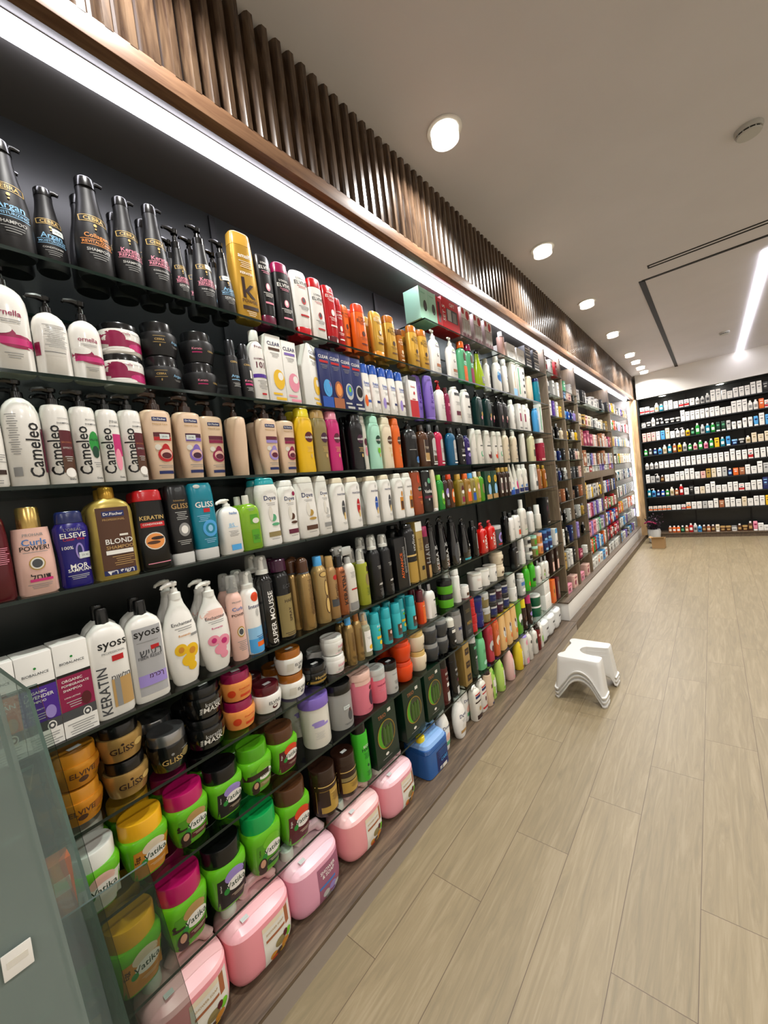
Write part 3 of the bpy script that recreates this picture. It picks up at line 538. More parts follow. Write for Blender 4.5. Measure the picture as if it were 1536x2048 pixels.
D('rd_t', JR, 'tub', 'crimson tub with a white top', .12, .09, .2, 'pot', 3, .8, 0x9c1634, 'lid:white:.9', 'r|0|.1|.96|.1|blush;l|0|.8|.6|2|pink', .25)
# fourth shelf
D('drd', SB, 'bottle', 'dark maroon bottle at the image edge', .06, .05, .175, 'flip', 3, .9, 'dred', 'same:dred', 'l|.2|.7|.4|9|pink', .25)
D('curl4', SB, 'bottle', 'pale pink bottle with gold black cap', .07, .056, .192, 'flip', 3, .76, 'blush', 'cyl:goldp:.6:.9', 't|0|.9|.5|PROHAIR|grey;t|0|.79|.6|Curls|steelb;t|0|.7|.72|POWER!|black;l|0|.64|.6|1|grey;e|0|.47|.4|.2|gold;e|0|.47|.34|.17|offw;e|0|.47|.26|.13|dgrey;t|.05|.27|.5|לחות|black;r|.05|.22|.56|.04|hotp;l|0|.16|.6|3|grey', .32)
D('elsv', SB, 'bottle', 'deep violet blue bottle with a white tag', .068, .045, .175, 'waist', 2.6, .84, 0x1c1470, 'same:navy', 't|0|.9|.5|L\'OREAL|grey;t|0|.81|.72|ELSEVE|white;t|0|.75|.6|Color Vive|red;t|-.2|.62|.3|100%|white;e|.12|.55|.24|.26|lil;e|.12|.55|.14|.2|0x1c1470;t|.05|.32|.5|MOR|white;t|.05|.26|.66|SAMPUAN|white;l|0|.18|.6|3|lgrey'.replace('|0x1c1470', '|navy'), .22, tag=(.25, .48))
D('blnd', SB, 'bottle', 'broad gold bottle with brown label', .096, .055, .234, 'shoulder', 3.5, .88, 0xb9a050, 'cyl:goldm:.36:.6', 'r|0|.47|.74|.82|brown;r|0|.8|.5|.07|navy;t|0|.8|.44|Dr.Fischer|white;t|0|.73|.5|PROFESSIONAL|tan;r|.18|.53|.2|.025|offw;t|.06|.46|.62|BLOND|white;t|.06|.385|.62|SHAMPOO|tan;r|.04|.325|.62|.05|white;l|.1|.27|.5|5|tan;r|0|.08|.74|.06|navy;t|0|.08|.6|ד״ר פישר|white', .3, .35)
D('kera', SB, 'bottle', 'black bottle with a wide red cap', .08, .048, .212, 'flip', 3, .86, 'black', 'same:red', 't|0|.76|.72|KERATIN|goldp;r|0|.66|.72|.07|red;t|0|.665|.6|CONDITIONER|white;e|0|.42|.62|.25|offw;e|0|.42|.56|.22|peach;e|-.05|.4|.4|.05|brown;e|.08|.46|.4|.05|choc;r|.05|.1|.7|.012|pink', .25)
D('gl_k', SB, 'bottle', 'black conditioner standing on a pale cap', .064, .044, .22, 'inv', 3, .86, 'blk2', 'under:lgrey', 'e|0|.93|.26|.06|dgrey;t|0|.77|.5|Schwarzkopf|tan;t|0|.69|.72|GLISS|tan;l|0|.6|.5|5|lgrey;e|.05|.34|.5|.2|grey;e|.05|.34|.3|.12|white;l|0|.18|.6|3|lgrey', .28)
D('gl_t', SB, 'bottle', 'teal conditioner standing on a pale cap', .074, .046, .222, 'inv', 3, .86, 'teal', 'under:lgrey', 'e|-.2|.95|.26|.06|lgrey;t|0|.67|.72|GLISS|white;r|.05|.58|.26|.06|red;l|-.1|.5|.5|4|ltb;e|.1|.3|.62|.26|sky;e|.1|.3|.4|.16|teal;e|.1|.3|.2|.1|ltb;l|.05|.14|.5|3|ltb', .25)
D('w_bp', PB, 'bottle', 'small white pump bottle with light blue square', .066, .046, .168, 'shoulder', 4, .86, 'white', 'pump:white', 't|.1|.86|.4|hadas|steelb;t|-.05|.6|.26|B5|ltb;r|0|.56|.5|.01|ltb;l|0|.48|.5|5|grey;r|.05|.13|.5|.12|sky', .3)
D('gr_l', SB, 'bottle', 'clear bottle of lime green liquid', .07, .05, .175, 'shoulder', 4, .84, 0x86b82c, 'cyl:offw:.32', 'r|.1|.66|.4|.2|limed;e|.18|.62|.36|.12|offw;r|.1|.28|.4|.3|limed;l|0|.9|.4|3|grey;l|.1|.3|.3|4|dgreen', .12, 0, .12)
def dov(c, c2):
    return 't|0|.78|.56|Dove|navy;e|0|.73|.08|.02|gold;l|0|.69|.4|2|grey;e|.05|.45|.3|.12|%s;e|-.05|.52|.2|.24|offw;e|.14|.34|.4|.05|%s;r|.06|.18|.6|.08|%s;l|.06|.1|.4|1|grey' % (c, c, c2)
D('do_t', SB, 'bottle', 'white bottle with a teal cap and teal ribbon', .082, .05, .226, 'waist', 2.8, .9, 'white', 'same:tealm', dov('seag', 'olive'), .3)
D('do_w', SB, 'bottle', 'white bottle with maroon seal and coconut picture', .074, .05, .214, 'waist', 2.8, .9, 'white', 'same:white', dov('brown', 'wine')+';e|.25|.86|.2|.08|mag', .3)
D('do_g', SB, 'bottle', 'white bottle with a golden ribbon', .088, .05, .222, 'flip', 2.8, .9, 'white', 'same:offw', dov('gold', 'brown'), .3)
D('do_n', SB, 'bottle', 'narrow white bottle with grey print', .062, .05, .222, 'flip', 2.8, .9, 'white', 'same:offw', dov('lgrey', 'grey'), .3)
def pant(c):
    return 't|.1|.76|.6|PANTENE|navy;e|.18|.87|.1|.08|lgrey;e|.16|.46|.26|.34|%s;e|.2|.3|.14|.16|goldp;t|.15|.5|.18|PRO|white;l|.15|.16|.3|2|grey' % c
D('pa_b', SB, 'bottle', 'white bottle with a black bullet shape', .074, .046, .21, 'waist', 3, .9, 'white', 'same:cream', pant('dgrey'), .26)
D('pa_r', SB, 'bottle', 'white bottle with a red bullet shape', .078, .046, .21, 'waist', 3, .9, 'white', 'same:cream', pant('red'), .26)
D('pa_u', SB, 'bottle', 'white bottle with a blue bullet shape', .08, .046, .208, 'waist', 3, .9, 'white', 'same:cream', pant('blue'), .26)
D('pa_g', SB, 'bottle', 'white bottle with a golden panel', .072, .046, .212, 'waist', 3, .9, 'white', 'same:offw', 't|.1|.76|.6|PANTENE|dgrey;e|.18|.6|.2|.14|amber;r|.14|.36|.4|.32|amber;r|.14|.32|.3|.2|brown', .26)
D('va_o', SB, 'bottle', 'rust brown bottle with green logo', .075, .046, .22, 'flip', 4, .96, 0x94401c, 'same:brown', 'e|.2|.6|.4|.12|dgreen;t|.15|.6|.4|Vatika|white;e|.1|.84|.2|.2|orr;r|.15|.4|.5|.03|orr;l|.2|.3|.3|3|peach', .3)
D('va_k', SB, 'bottle', 'black bottle with cursive logo and maroon band', .086, .046, .218, 'flip', 4, .96, 'black', 'same:black', 't|0|.52|.72|Vatika|white;r|0|.38|.8|.06|wine;e|0|.32|.16|.06|lgrey;e|.15|.78|.3|.14|seag;e|-.2|.7|.2|.12|grey', .25)
D('w_sl', SB, 'tube', 'slender white bottle standing at an angle', .045, .04, .22, 'inv', 2.4, .94, 'cream', 'under:white', '', .3)
D('gr_b', SB, 'bottle', 'green hair oil bottle with green cap', .055, .045, .19, 'shoulder', 3, .86, 'green', 'cyl:lime:.6', 'e|.1|.4|.6|.5|lime;e|.1|.45|.4|.2|white;t|.1|.3|.5|OIL|dgreen', .2)
D('dk_o', SB, 'bottle', 'dark oil bottle with a pale blue picture', .05, .045, .185, 'shoulder', 3, .86, 'choc', 'cyl:black:.6', 'e|.1|.55|.7|.3|lil;r|.1|.2|.7|.2|dgrey;e|.1|.45|.4|.15|white', .2)
D('br_o', SB, 'bottle', 'brown oil bottle with an orange picture', .055, .045, .188, 'shoulder', 3, .86, 'brown', 'cyl:orr:.6', 'e|.1|.4|.7|.5|orange;e|.1|.45|.4|.2|cream', .2)
D('oil', SB, 'bottle', 'square bottle of yellow oil', .075, .05, .185, 'shoulder', 5, .84, 0x8a7424, 'cyl:goldm:.5', 'r|.1|.45|.7|.8|olive;e|.15|.6|.4|.3|dred;e|.15|.5|.4|.14|white;r|.15|.22|.4|.2|mag', .15, 0, .1)
D('oilo', SB, 'bottle', 'square oil bottle with orange cap and label', .07, .05, .185, 'shoulder', 5, .84, 0x96702a, 'cyl:orange:.55', 'r|.1|.3|.7|.4|orange;e|.1|.6|.5|.3|tan;e|.1|.52|.4|.14|white', .15, 0, .1)
D('oilb', SB, 'bottle', 'square oil bottle with blue cap', .06, .05, .185, 'shoulder', 5, .84, 0x8a7c3a, 'cyl:sky:.6', 'r|.1|.25|.7|.3|blue;e|.1|.52|.4|.14|white;e|.1|.75|.4|.2|olive', .15)
D('oil2', SB, 'bottle', 'yellow oil bottle with a white cap', .06, .05, .192, 'shoulder', 4, .84, 0xa89a34, 'cyl:white:.55', 'r|.1|.45|.6|.6|tan;e|.1|.6|.4|.2|blush', .15)
D('olv', SB, 'bottle', 'olive green bottle behind the oils', .055, .05, .19, 'shoulder', 3, .84, 'limed', 'cyl:olive:.55', 'e|.1|.5|.6|.4|olive', .2)
D('yelc', CT, 'carton', 'dark green carton with a yellow disc', .085, .05, .188, 'box', 2, 1, 'dgreen', '', 'e|.2|.72|.5|.26|yel;e|.2|.72|.3|.16|gold;e|.15|.35|.5|.4|ltb;r|0|.1|.9|.16|tan')
D('brn3', SB, 'bottle', 'brown oil bottle with gold cap and white label', .055, .045, .206, 'shoulder', 4, .86, 'choc', 'cyl:gold:.6', 'r|.1|.45|.5|.6|offw;r|.1|.4|.3|.3|dred', .2)
D('cone', SC, 'spray can', 'white cone topped can with blue base', .06, .06, .23, 'cone', 2, .97, 'offw', 'cyl:white:.24', 'r|0|.08|.9|.16|blue;e|0|.2|.6|.1|sky;l|0|.4|.4|3|steelb', .3)
D('conep', SC, 'spray can', 'white cone topped can with pink and blue splash', .06, .06, .228, 'cone', 2, .97, 'offw', 'cyl:white:.24', 'r|0|.08|.9|.16|navy;e|0|.3|.5|.3|hotp;l|0|.5|.4|3|steelb', .3)
D('wcb', SC, 'spray can', 'white can with blue leaf pattern', .065, .06, .22, 'can', 2, .86, 'offw', 'cyl:white:.6', 'r|0|.1|.96|.2|navy;e|-.15|.28|.3|.12|steelb;e|.2|.34|.3|.1|navy;e|0|.7|.4|.16|lgrey', .3)
D('wbx4', SB, 'bottle', 'white bottle with close grey lines', .085, .05, .215, 'flip', 4, .95, 'white', 'same:white', 'l|0|.9|.7|16|grey;r|.1|.25|.5|.2|dgrey', .3)
D('gld4', SB, 'bottle', 'slim amber and gold bottle', .06, .045, .205, 'shoulder', 3, .86, 'copper', 'cyl:gold:.6:.8', 'r|.1|.5|.5|.7|goldp;r|.1|.4|.3|.4|brown', .2)
D('gld5', SB, 'bottle', 'gold bottle with a white tag and yellow base', .055, .045, .2, 'shoulder', 3, .86, 'ambd', 'cyl:gold:.6:.8', 'r|.1|.6|.7|.3|blush;r|.2|.2|.4|.3|lemon', .2)
# fifth shelf
def bio(c, t, p, word2):
    return 'r|0|.4|1|.52|%s;r|0|.665|1|.03|black;t|0|.79|.72|BIOBALANCE|dgrey;e|0|.85|.08|.025|green;t|-.08|.6|.6|ORGANIC|white;t|0|.55|.8|%s|white;t|-.1|.5|.55|SHAMPOO|white;t|-.14|.42|.46|%s|white;l|-.08|.37|.5|3|lgrey;r|0|.22|1|.12|dgrey;e|.25|.36|.3|.14|%s;r|0|.09|1|.18|white;e|.22|.21|.26|.1|white;e|.22|.21|.2|.075|dgrey;e|.22|.21|.1|.035|white;l|0|.13|.8|5|grey' % (c, t, word2, p)
D('bi_o', CT, 'carton', 'white carton with an orange panel of walnuts', .062, .07, 0.205, 'box', 2, 1, 'white', '', bio('orange', 'ARGAN', 'skin', 'SHINE'), .4)
D('bi_l', CT, 'carton', 'white carton with a purple lavender panel', .062, .07, 0.205, 'box', 2, 1, 'white', '', bio('purple', 'LAVENDER', 'lil', 'GROW HEALTH'), .4)
D('bi_p', CT, 'carton', 'white carton with a crimson pomegranate panel', .063, .07, 0.208, 'box', 2, 1, 'white', '', bio('mag', 'POMEGRANATE', 'dred', 'LONG LASTING'), .4)
D('sy_k', SB, 'bottle', 'broad white bottle with sideways lettering', .082, .052, .262, 'shoulder', 3.2, .86, 'white', 'cyl:black:.34', 't|.1|.76|.74|syoss|black;t|.1|.69|.6|PROFESSIONAL|grey;r|.18|.62|.3|.06|red;v|-.26|.3|.5|KERATIN|dgrey;t|.2|.42|.5|מושלם|dgrey;r|.2|.25|.52|.3|tan;r|.08|.25|.14|.3|grey', .26)
D('sy_s', SB, 'bottle', 'broad white bottle with a silver label', .084, .052, .258, 'shoulder', 3.2, .86, 'white', 'cyl:black:.34', 'r|.02|.47|.78|.78|silver;t|.02|.77|.72|syoss|black;l|0|.69|.6|1|grey;r|.18|.61|.24|.05|red;t|.05|.56|.6|שיער|dgrey;t|.02|.51|.66|FIBER RESIST|dgrey;r|.02|.25|.78|.13|lil;t|.12|.28|.4|מרכך|plum', .22, tag=None)
def enc(c, c2):
    return 't|0|.72|.62|Enchanteur|dgrey;l|0|.67|.5|2|grey;t|0|.58|.36|Romantic|%s;e|-.16|.42|.36|.14|%s;e|.16|.38|.42|.17|%s;e|.02|.28|.4|.14|%s;e|.16|.38|.2|.08|%s;e|-.16|.42|.16|.07|%s;e|.12|.2|.26|.1|%s' % (c2, c, c, c, c2, c2, c)
D('en_y', PB, 'bottle', 'curved white lotion bottle with yellow roses', .092, .056, .284, 'oval', 2.4, .83, 'white', 'pump:white', enc('yel', 'amber')+';r|.3|.56|.24|.03|grey', .24)
D('en_p', PB, 'bottle', 'curved white lotion bottle with pink roses', .094, .056, .262, 'oval', 2.4, .83, 'white', 'pump:white', 'e|0|.76|.8|.14|blush;'+enc('pink', 'hotp'), .24)
D('cpw', SC, 'mousse can', 'slim pink mousse can with clear cap', .048, .048, .262, 'can', 2, .8, 'blush', 'mousse:dgrey', 't|0|.86|.6|PROHAIR|grey;t|0|.76|.7|Curls|steelb;t|0|.67|.8|POWER|black;e|0|.42|.5|.16|gold;e|0|.42|.4|.12|offw;e|0|.42|.3|.09|dgrey;l|0|.28|.6|6|grey', .3)
D('intr', SC, 'mousse can', 'white and blue mousse can with orange triangle', .058, .058, .262, 'can', 2, .8, 'white', 'mousse:white', 'e|.1|.86|.5|.14|orr;t|.1|.72|.8|Intesse|navy;e|.12|.62|.2|.12|lgrey;r|0|.3|.98|.2|ltb;r|0|.12|.98|.22|sky;r|.15|.14|.5|.07|orange;l|.15|.26|.5|3|navy', .25)
D('spm', SC, 'mousse can', 'tall black mousse can with white vertical words', .06, .06, .3, 'can', 2, .8, 'black', 'mousse:white', 'v|.05|.4|.72|SUPER MOUSSE|white;t|.1|.88|.5|COLLAGEN|dgrey', .15, coat=.6)
D('hsp', SC, 'spray can', 'black hair spray can with dull gold label', .068, .068, .275, 'can', 2, .86, 'black', 'cyl:plum:.86', 'r|0|.35|.98|.6|olive;t|.1|.77|.5|ECO|dgrey;t|.1|.56|.5|HAIR|choc;v|.1|.36|.2|SPRAY|choc;l|0|.1|.6|3|choc', .25)
D('gcn', SC, 'spray can', 'gold aerosol can with a brown domed cap', .056, .056, .262, 'can', 2, .8, 0xa88a58, 'dome:brown:.8', 'l|.1|.85|.4|24|brown;r|0|.98|.9|.02|dgrey', .25, .7)
D('gwv', SC, 'spray can', 'gold patterned aerosol can with a blue cap', .058, .058, .25, 'can', 2, .86, 0xb09664, 'cyl:sky:.6', 'e|0|.85|.6|.1|brown;e|0|.85|.5|.08|goldp;e|.1|.6|.3|.3|brown;e|.1|.6|.24|.26|goldp;e|.1|.3|.4|.3|brown;e|.1|.3|.32|.26|goldp', .3, .6)
D('gsm', SC, 'spray can', 'slim gold can with small red mark', .046, .046, .24, 'can', 2, .84, 0xa8875a, 'cyl:tan:.7', 'e|.1|.78|.5|.1|red;r|0|.3|.8|.14|dgrey;v|.1|.5|.3|Keratin|brown', .3, .5)
D('cop', SC, 'spray bottle', 'copper bottle with sideways black lettering', .046, .046, .232, 'can', 2, .82, 'copper', 'cyl:black:.7', 'v|.05|.5|.6|KERATIN|black;t|.05|.88|.6|ORO|choc', .25, .5)
D('trg', SC, 'spray bottle', 'clear and white trigger spray bottle', .052, .045, .262, 'shoulder', 3, .74, 'offw', 'trig:lgrey', 'l|.05|.8|.5|5|grey;r|.05|.45|.6|.03|red;r|0|.1|.9|.16|grey', .15)
D('ygr', SC, 'spray bottle', 'yellow green spray bottle with clear cap', .052, .052, .236, 'cyl', 2, .74, 0x9aa030, 'mousse:offw', 'e|.1|.6|.5|.3|olive;r|.2|.86|.3|.12|choc;l|.1|.4|.5|7|dgreen', .15)
D('bkm', SC, 'mousse can', 'black mousse can with white nozzle', .062, .062, .272, 'can', 2, .8, 'blk2', 'mousse:white', 't|.1|.3|.5|ABRIL|white;l|.1|.66|.5|3|lgrey;l|.1|.2|.5|6|grey', .3)
D('orbx', CT, 'carton', 'black carton with sideways orange lettering', .085, .06, .24, 'box', 2, 1, 'black', '', 'v|.0|.45|.5|ADVANCE|orange;l|.25|.8|.2|20|lgrey;r|.46|.5|.03|.96|lgrey')
D('bkg', SC, 'spray can', 'tall black and gold aerosol can', .085, .075, .29, 'can', 2, .95, 'blk2', 'cyl:black:.7', 'r|0|.2|.98|.38|gold;r|0|.5|.96|.03|goldp;r|0|.44|.96|.03|black;v|.1|.72|.3|styling|lgrey', .22)
D('gdb', CT, 'carton', 'tall gold carton with a white top', .055, .055, .292, 'box', 2, 1, 0xa88c4a, '', 'r|0|.92|1|.16|white;l|0|.7|.5|8|brown;r|.1|.2|.4|.07|black', .3)
D('rcb', SB, 'bottle', 'dark bottle with a crimson cap', .05, .05, .262, 'cyl', 2, .8, 'choc', 'cyl:mag:.9', 'v|0|.6|.5|HAIR|grey;r|.1|.15|.6|.3|tan', .25)
D('bkb', PB, 'bottle', 'glossy black pump bottle with silver lettering', .085, .06, .285, 'slope', 3, .8, 'black', 'pump:black', 't|.1|.6|.4|AE|lgrey;v|.1|.3|.4|KERA|lgrey;l|.15|.2|.3|6|copper', .1, coat=.8)
D('bkb2', PB, 'bottle', 'glossy black pump bottle with a grey arc', .088, .06, .282, 'slope', 3, .8, 'black', 'pump:black', 'e|-.1|.3|.5|.5|dgrey;l|.15|.55|.3|14|lgrey;r|.15|.12|.2|.05|white', .1, coat=.8)
D('bkt', PB, 'bottle', 'black pump bottle with a turquoise base', .085, .06, .25, 'slope', 3, .78, 'black', 'pump:black', 'r|0|.06|.9|.05|tealm;r|.25|.45|.16|.07|white;l|.1|.3|.4|4|grey', .1, coat=.8)
D('bks', SB, 'bottle', 'black bottle with a silver stripe', .06, .05, .22, 'shoulder', 3, .86, 'black', 'cyl:black:.5', 'r|.1|.5|.12|.5|lgrey', .12)
D('rdp', PB, 'bottle', 'bright red pump bottle with white sideways print', .085, .055, .192, 'shoulder', 4, .8, 0xd01a12, 'pump:red', 'v|.05|.45|.55|KERA|white;r|-.35|.5|.1|.1|white', .15, coat=.5)
D('dgj', JR, 'jar', 'dark tub with a pale picture and lid', .1, .08, .14, 'pot', 2, .84, 'dgrey', 'lid:lgrey:.98', 'e|.05|.5|.6|.6|lil;e|.05|.5|.3|.3|plum;r|0|.12|.6|.08|red', .25)
D('w5', SB, 'bottle', 'white bottle with an orange red square', .09, .05, .21, 'shoulder', 3, .84, 'white', 'cyl:black:.5', 'l|.1|.7|.5|3|dgrey;e|.1|.45|.2|.1|dgrey;r|.1|.24|.4|.2|orr', .28)
D('w5b', SB, 'bottle', 'plain white bottle', .07, .05, .2, 'shoulder', 3, .84, 'white', 'cyl:black:.5', 'l|.1|.5|.5|3|grey', .28)
D('w5t', SB, 'bottle', 'tall white bottle with a cylindrical white cap', .1, .06, .275, 'shoulder', 3, .76, 'offw', 'cyl:white:.34', 'l|.05|.6|.6|9|grey;r|.05|.2|.5|.02|seag', .28)
D('w5s', SB, 'bottle', 'white stick shaped bottle', .06, .06, .2, 'cyl', 2, .6, 'offw', 'cyl:white:.8', '', .28)
D('dbx', CT, 'carton', 'tall black carton with small pictures', .085, .08, .245, 'box', 2, 1, 'black', '', 'e|.2|.85|.3|.1|lgrey;e|-.1|.6|.3|.2|wine;e|.2|.3|.3|.2|brown;r|.1|.1|.6|.03|lgrey')
# sixth shelf
D('gj', JR, 'jar', 'amber gold jar with a deep lid', .098, .098, 0.083, 'jar', 2, .66, 'amber', 'lid:amber:.88', 't|-.05|.62|.5|ELVIVE|brown;e|-.05|.36|.2|.24|brown;r|.3|.6|.2|.3|ambd;l|.28|.3|.2|3|brown', .22, .35, stack=2, tag=(0, 'top'))
D('glj', JR, 'jar', 'gold bowl jar with black lid', .1, .1, 0.09, 'jar', 2, .68, 0xb08c50, 'lid:black:.84', 't|-.06|.52|.5|GLISS|choc;e|-.05|.74|.07|.1|choc;e|.3|.56|.2|.26|goldp;l|-.06|.36|.4|1|brown', .22, .45, stack=2)
D('glk', JR, 'jar', 'black bowl jar with silver rimmed lid', .1, .1, 0.102, 'jar', 2, .72, 'black', 'lid:silver:.92:.9', 't|-.05|.42|.5|GLISS|goldp;e|-.05|.66|.08|.1|grey;e|.3|.5|.24|.3|olive;l|.28|.7|.2|2|lgrey', .12, coat=.5)
D('msk', JR, 'jar', 'glossy black hair mask jar', .11, .11, 0.088, 'jar', 2, .7, 'black', 'lid:black:.86', 't|.02|.42|.5|MASK|white;t|.02|.66|.42|keratin|lgrey;v|-.28|.42|.3|HAIR|white;r|.35|.45|.16|.4|olive', .12, coat=.6, stack=2, tag=(0, 'top'))
D('pch', JR, 'jar', 'peach orange jar with magenta lid', .1, .1, 0.087, 'jar', 2, .68, 'peach', 'lid:mag:.86', 't|.1|.66|.36|Dream long|orr;l|.1|.54|.3|1|orr;r|.12|.3|.34|.14|orr;e|-.28|.5|.2|.4|orr', .26, stack=2, tag=(0, 'top'))
D('wrj', JR, 'jar', 'white jar with dark red lid and heart', .1, .1, 0.087, 'jar', 2, .68, 'white', 'lid:dred:.86', 't|0|.6|.42|ELVIVE|dgrey;e|0|.34|.2|.26|dred;e|0|.38|.12|.14|white;l|.3|.5|.16|3|grey', .24, tag=(0, 'top'))
D('wgj', JR, 'jar', 'white jar with golden brown lid', .1, .1, 0.083, 'jar', 2, .68, 'white', 'lid:ambd:.86', 't|.1|.58|.4|ELVIVE|dgrey;e|.1|.34|.16|.22|grey;r|-.25|.5|.2|.5|offw', .24, stack=2, tag=(0, 'top'))
D('bgj', JR, 'jar', 'black jar with gold print and a white card', .1, .1, 0.071, 'jar', 2, .66, 'black', 'lid:black:.9', 't|0|.6|.5|Hayofen|goldp;r|0|.28|.86|.2|gold', .14, coat=.5, tag=(0, 'top'))
D('hwj', JR, 'jar', 'white jar lettered in pink', .09, .09, 0.069, 'jar', 2, .78, 'white', 'lid:white:.96', 't|.05|.6|.4|HAIR|pink;t|.05|.3|.4|MASK|lgrey;r|.05|.14|.6|.03|pink', .28, stack=2)
D('gs1', SC, 'spray can', 'small gold aerosol can with a blue cap', .044, .044, .196, 'can', 2, .82, 0xa08454, 'cyl:sky:.6', 'l|0|.8|.4|18|brown;l|0|.2|.6|3|choc', .25, .7)
D('gs2', SC, 'spray can', 'small gold aerosol can with a brown cap', .042, .042, .2, 'can', 2, .82, 0xa08454, 'cyl:ambd:.6', 'l|0|.8|.4|18|brown;l|0|.2|.6|3|choc', .25, .7)
D('clb', SC, 'spray bottle', 'clear bottle with white label and gold neck', .048, .048, .182, 'can', 2, .72, 0x9c9a82, 'mousse:goldm', 'r|0|.48|.8|.66|white;l|0|.6|.5|3|grey;e|.1|.28|.5|.14|yel', .12)
D('tq', SC, 'spray can', 'turquoise can with yellow and green print', .046, .046, .158, 'cyl', 2, .72, 'turq', 'cyl:tealm:.97', 'e|.1|.75|.4|.1|lime;r|0|.48|.6|.1|yel;e|.1|.28|.4|.16|lemon;t|.05|.9|.5|FUN|white', .26)
D('tq2', SC, 'spray can', 'turquoise can with a brown picture', .046, .046, .158, 'cyl', 2, .72, 'turq', 'cyl:tealm:.97', 'r|0|.42|.6|.3|brown;r|0|.2|.6|.14|dgrey;e|.05|.45|.3|.14|blush', .26)
D('orb', SC, 'spray bottle', 'orange bottle with a dark red cap', .046, .04, .165, 'cyl', 3, .66, 'orr', 'cyl:dred:.86', 'r|.1|.5|.6|.9|orange;t|.1|.8|.5|PERFECT|white;l|.1|.6|.4|7|peach', .2)
D('wcp', SB, 'bottle', 'rounded white bottle with chrome cap', .072, .05, .175, 'round', 2.4, .8, 'white', 'cyl:silver:.38:1', 'r|.2|.64|.3|.06|dgrey;l|.2|.5|.3|6|grey;r|.2|.1|.4|.03|black', .2)
D('grj', JR, 'jar', 'lime green jar with black lid', .088, .088, 0.074, 'pot', 2, .62, 0x58a81c, 'lid:black:.98', 'l|.1|.7|.5|3|limed', .25, stack=2)
D('wcn', SC, 'spray can', 'tall white can with vertical dark print', .052, .052, .19, 'can', 2, .84, 'white', 'cyl:white:.9', 'v|.2|.5|.6|KERATIN|dgrey', .24)
D('wtj', JR, 'jar', 'small white jar with brown print', .066, .066, .07, 'pot', 2, .8, 'white', 'lid:white:.98', 'r|.1|.4|.6|.3|brown;l|.1|.8|.5|1|dgrey', .26)
D('wtu', JR, 'tub', 'white tub with small pink and black print', .088, .088, 0.105, 'pot', 2, .9, 'white', 'lid:offw:1.02', 'e|.3|.45|.3|.3|peach;l|-.15|.75|.4|6|blush;r|-.1|.14|.4|.05|dgrey', .28)
D('wtu2', JR, 'tub', 'white tub with a dark sprig', .088, .088, 0.105, 'pot', 2, .9, 'white', 'lid:offw:1.02', 'e|.1|.5|.5|.4|lgrey;e|0|.6|.2|.16|dgrey;e|.25|.4|.2|.16|seag', .28)
D('rtb', JR, 'tub', 'round cream jar with brown print', .1, .1, .085, 'jar', 2, .72, 'cream', 'lid:cream:.9', 'e|-.1|.5|.2|.3|brown;e|.2|.4|.3|.3|choc', .28, stack=2)
D('bkn', SB, 'bottle', 'matte black bottle with grey label', .085, .055, .2, 'shoulder', 4, .8, 'blk2', 'cyl:black:.55', 'r|.05|.45|.5|.5|dgrey;r|.05|.74|.5|.05|lgrey;r|.05|.1|.4|.03|lgrey', .28)
D('wsl', SB, 'bottle', 'white bottle with pink and grey marks', .06, .05, .195, 'flip', 3, .88, 'white', 'same:white', 'l|.1|.6|.4|3|pink;l|.1|.3|.4|3|grey', .28)
D('blj', JR, 'jar', 'clear and white jar with a black label', .07, .07, .06, 'pot', 2, .75, 'lgrey', 'lid:offw:1', 'r|.05|.5|.8|.6|black', .28, stack=3)
D('olj', JR, 'jar', 'olive green tub', .07, .07, .085, 'pot', 2, .75, 'olive', 'lid:mint:1', 'r|.05|.5|.8|.6|limed', .28, stack=2)
D('saj', JR, 'jar', 'salmon tub with pale lid', .07, .07, .085, 'pot', 2, .75, 'peach', 'lid:blush:1', 'r|.05|.5|.8|.6|copper', .28, stack=2)
D('nbj', JR, 'jar', 'navy tub with pale band', .07, .07, .085, 'pot', 2, .75, 'navy', 'lid:steelb:1', 'r|.05|.2|.8|.3|ltb', .28, stack=2)
D('blc', CT, 'carton', 'small white carton with a blue top', .06, .05, .15, 'box', 2, 1, 'white', '', 'r|0|.86|1|.28|sky;e|.1|.2|.3|.12|black')
# seventh and eighth shelves, green jars
def vat(c, c2, t, pic, face):
    a = 'r|.05|.42|.78|.7|%s;e|.08|.72|.5|.3|%s;e|.12|.52|.5|.3|white;t|.1|.53|.5|Vatika|dgreen;e|-.14|.44|.14|.14|green;v|-.27|.58|.16|%s|%s;r|.16|.24|.46|.16|%s;l|.14|.28|.34|3|cream' % (c, pic, t, 'white' if c in ('black', 'dred', 0) else 'choc', c2)
    if face: a += ';e|-.2|.25|.24|.36|choc;e|-.2|.3|.14|.2|skin;e|-.2|.1|.22|.14|choc'
    return a
VG = 0x62b41c
D('vw', JR, 'jar', 'green jar with white lid and garlic label', .108, .098, 0.148, 'vat', 3.4, 0.73, VG, 'lid:white:.92', vat('offw', 'offw', 'Garlic', 'blush', 0), .26)
D('vy', JR, 'jar', 'green jar with yellow lid and egg label', .108, .098, 0.148, 'vat', 3.4, 0.73, VG, 'lid:yelo:.92', vat('amber', 'amber', 'Egg', 'cream', 0), .26)
D('vm', JR, 'jar', 'green jar with magenta lid and woman picture', .108, .098, 0.148, 'vat', 3.4, 0.73, VG, 'lid:magl:.92', vat('limed', 'dred', 'r', 'tan', 1), .26)
D('vk', JR, 'jar', 'green jar with black lid and black label', .106, .098, 0.148, 'vat', 3.4, 0.73, VG, 'lid:black:.92', vat('black', 'choc', 'Black Seed', 'lil', 0), .26)
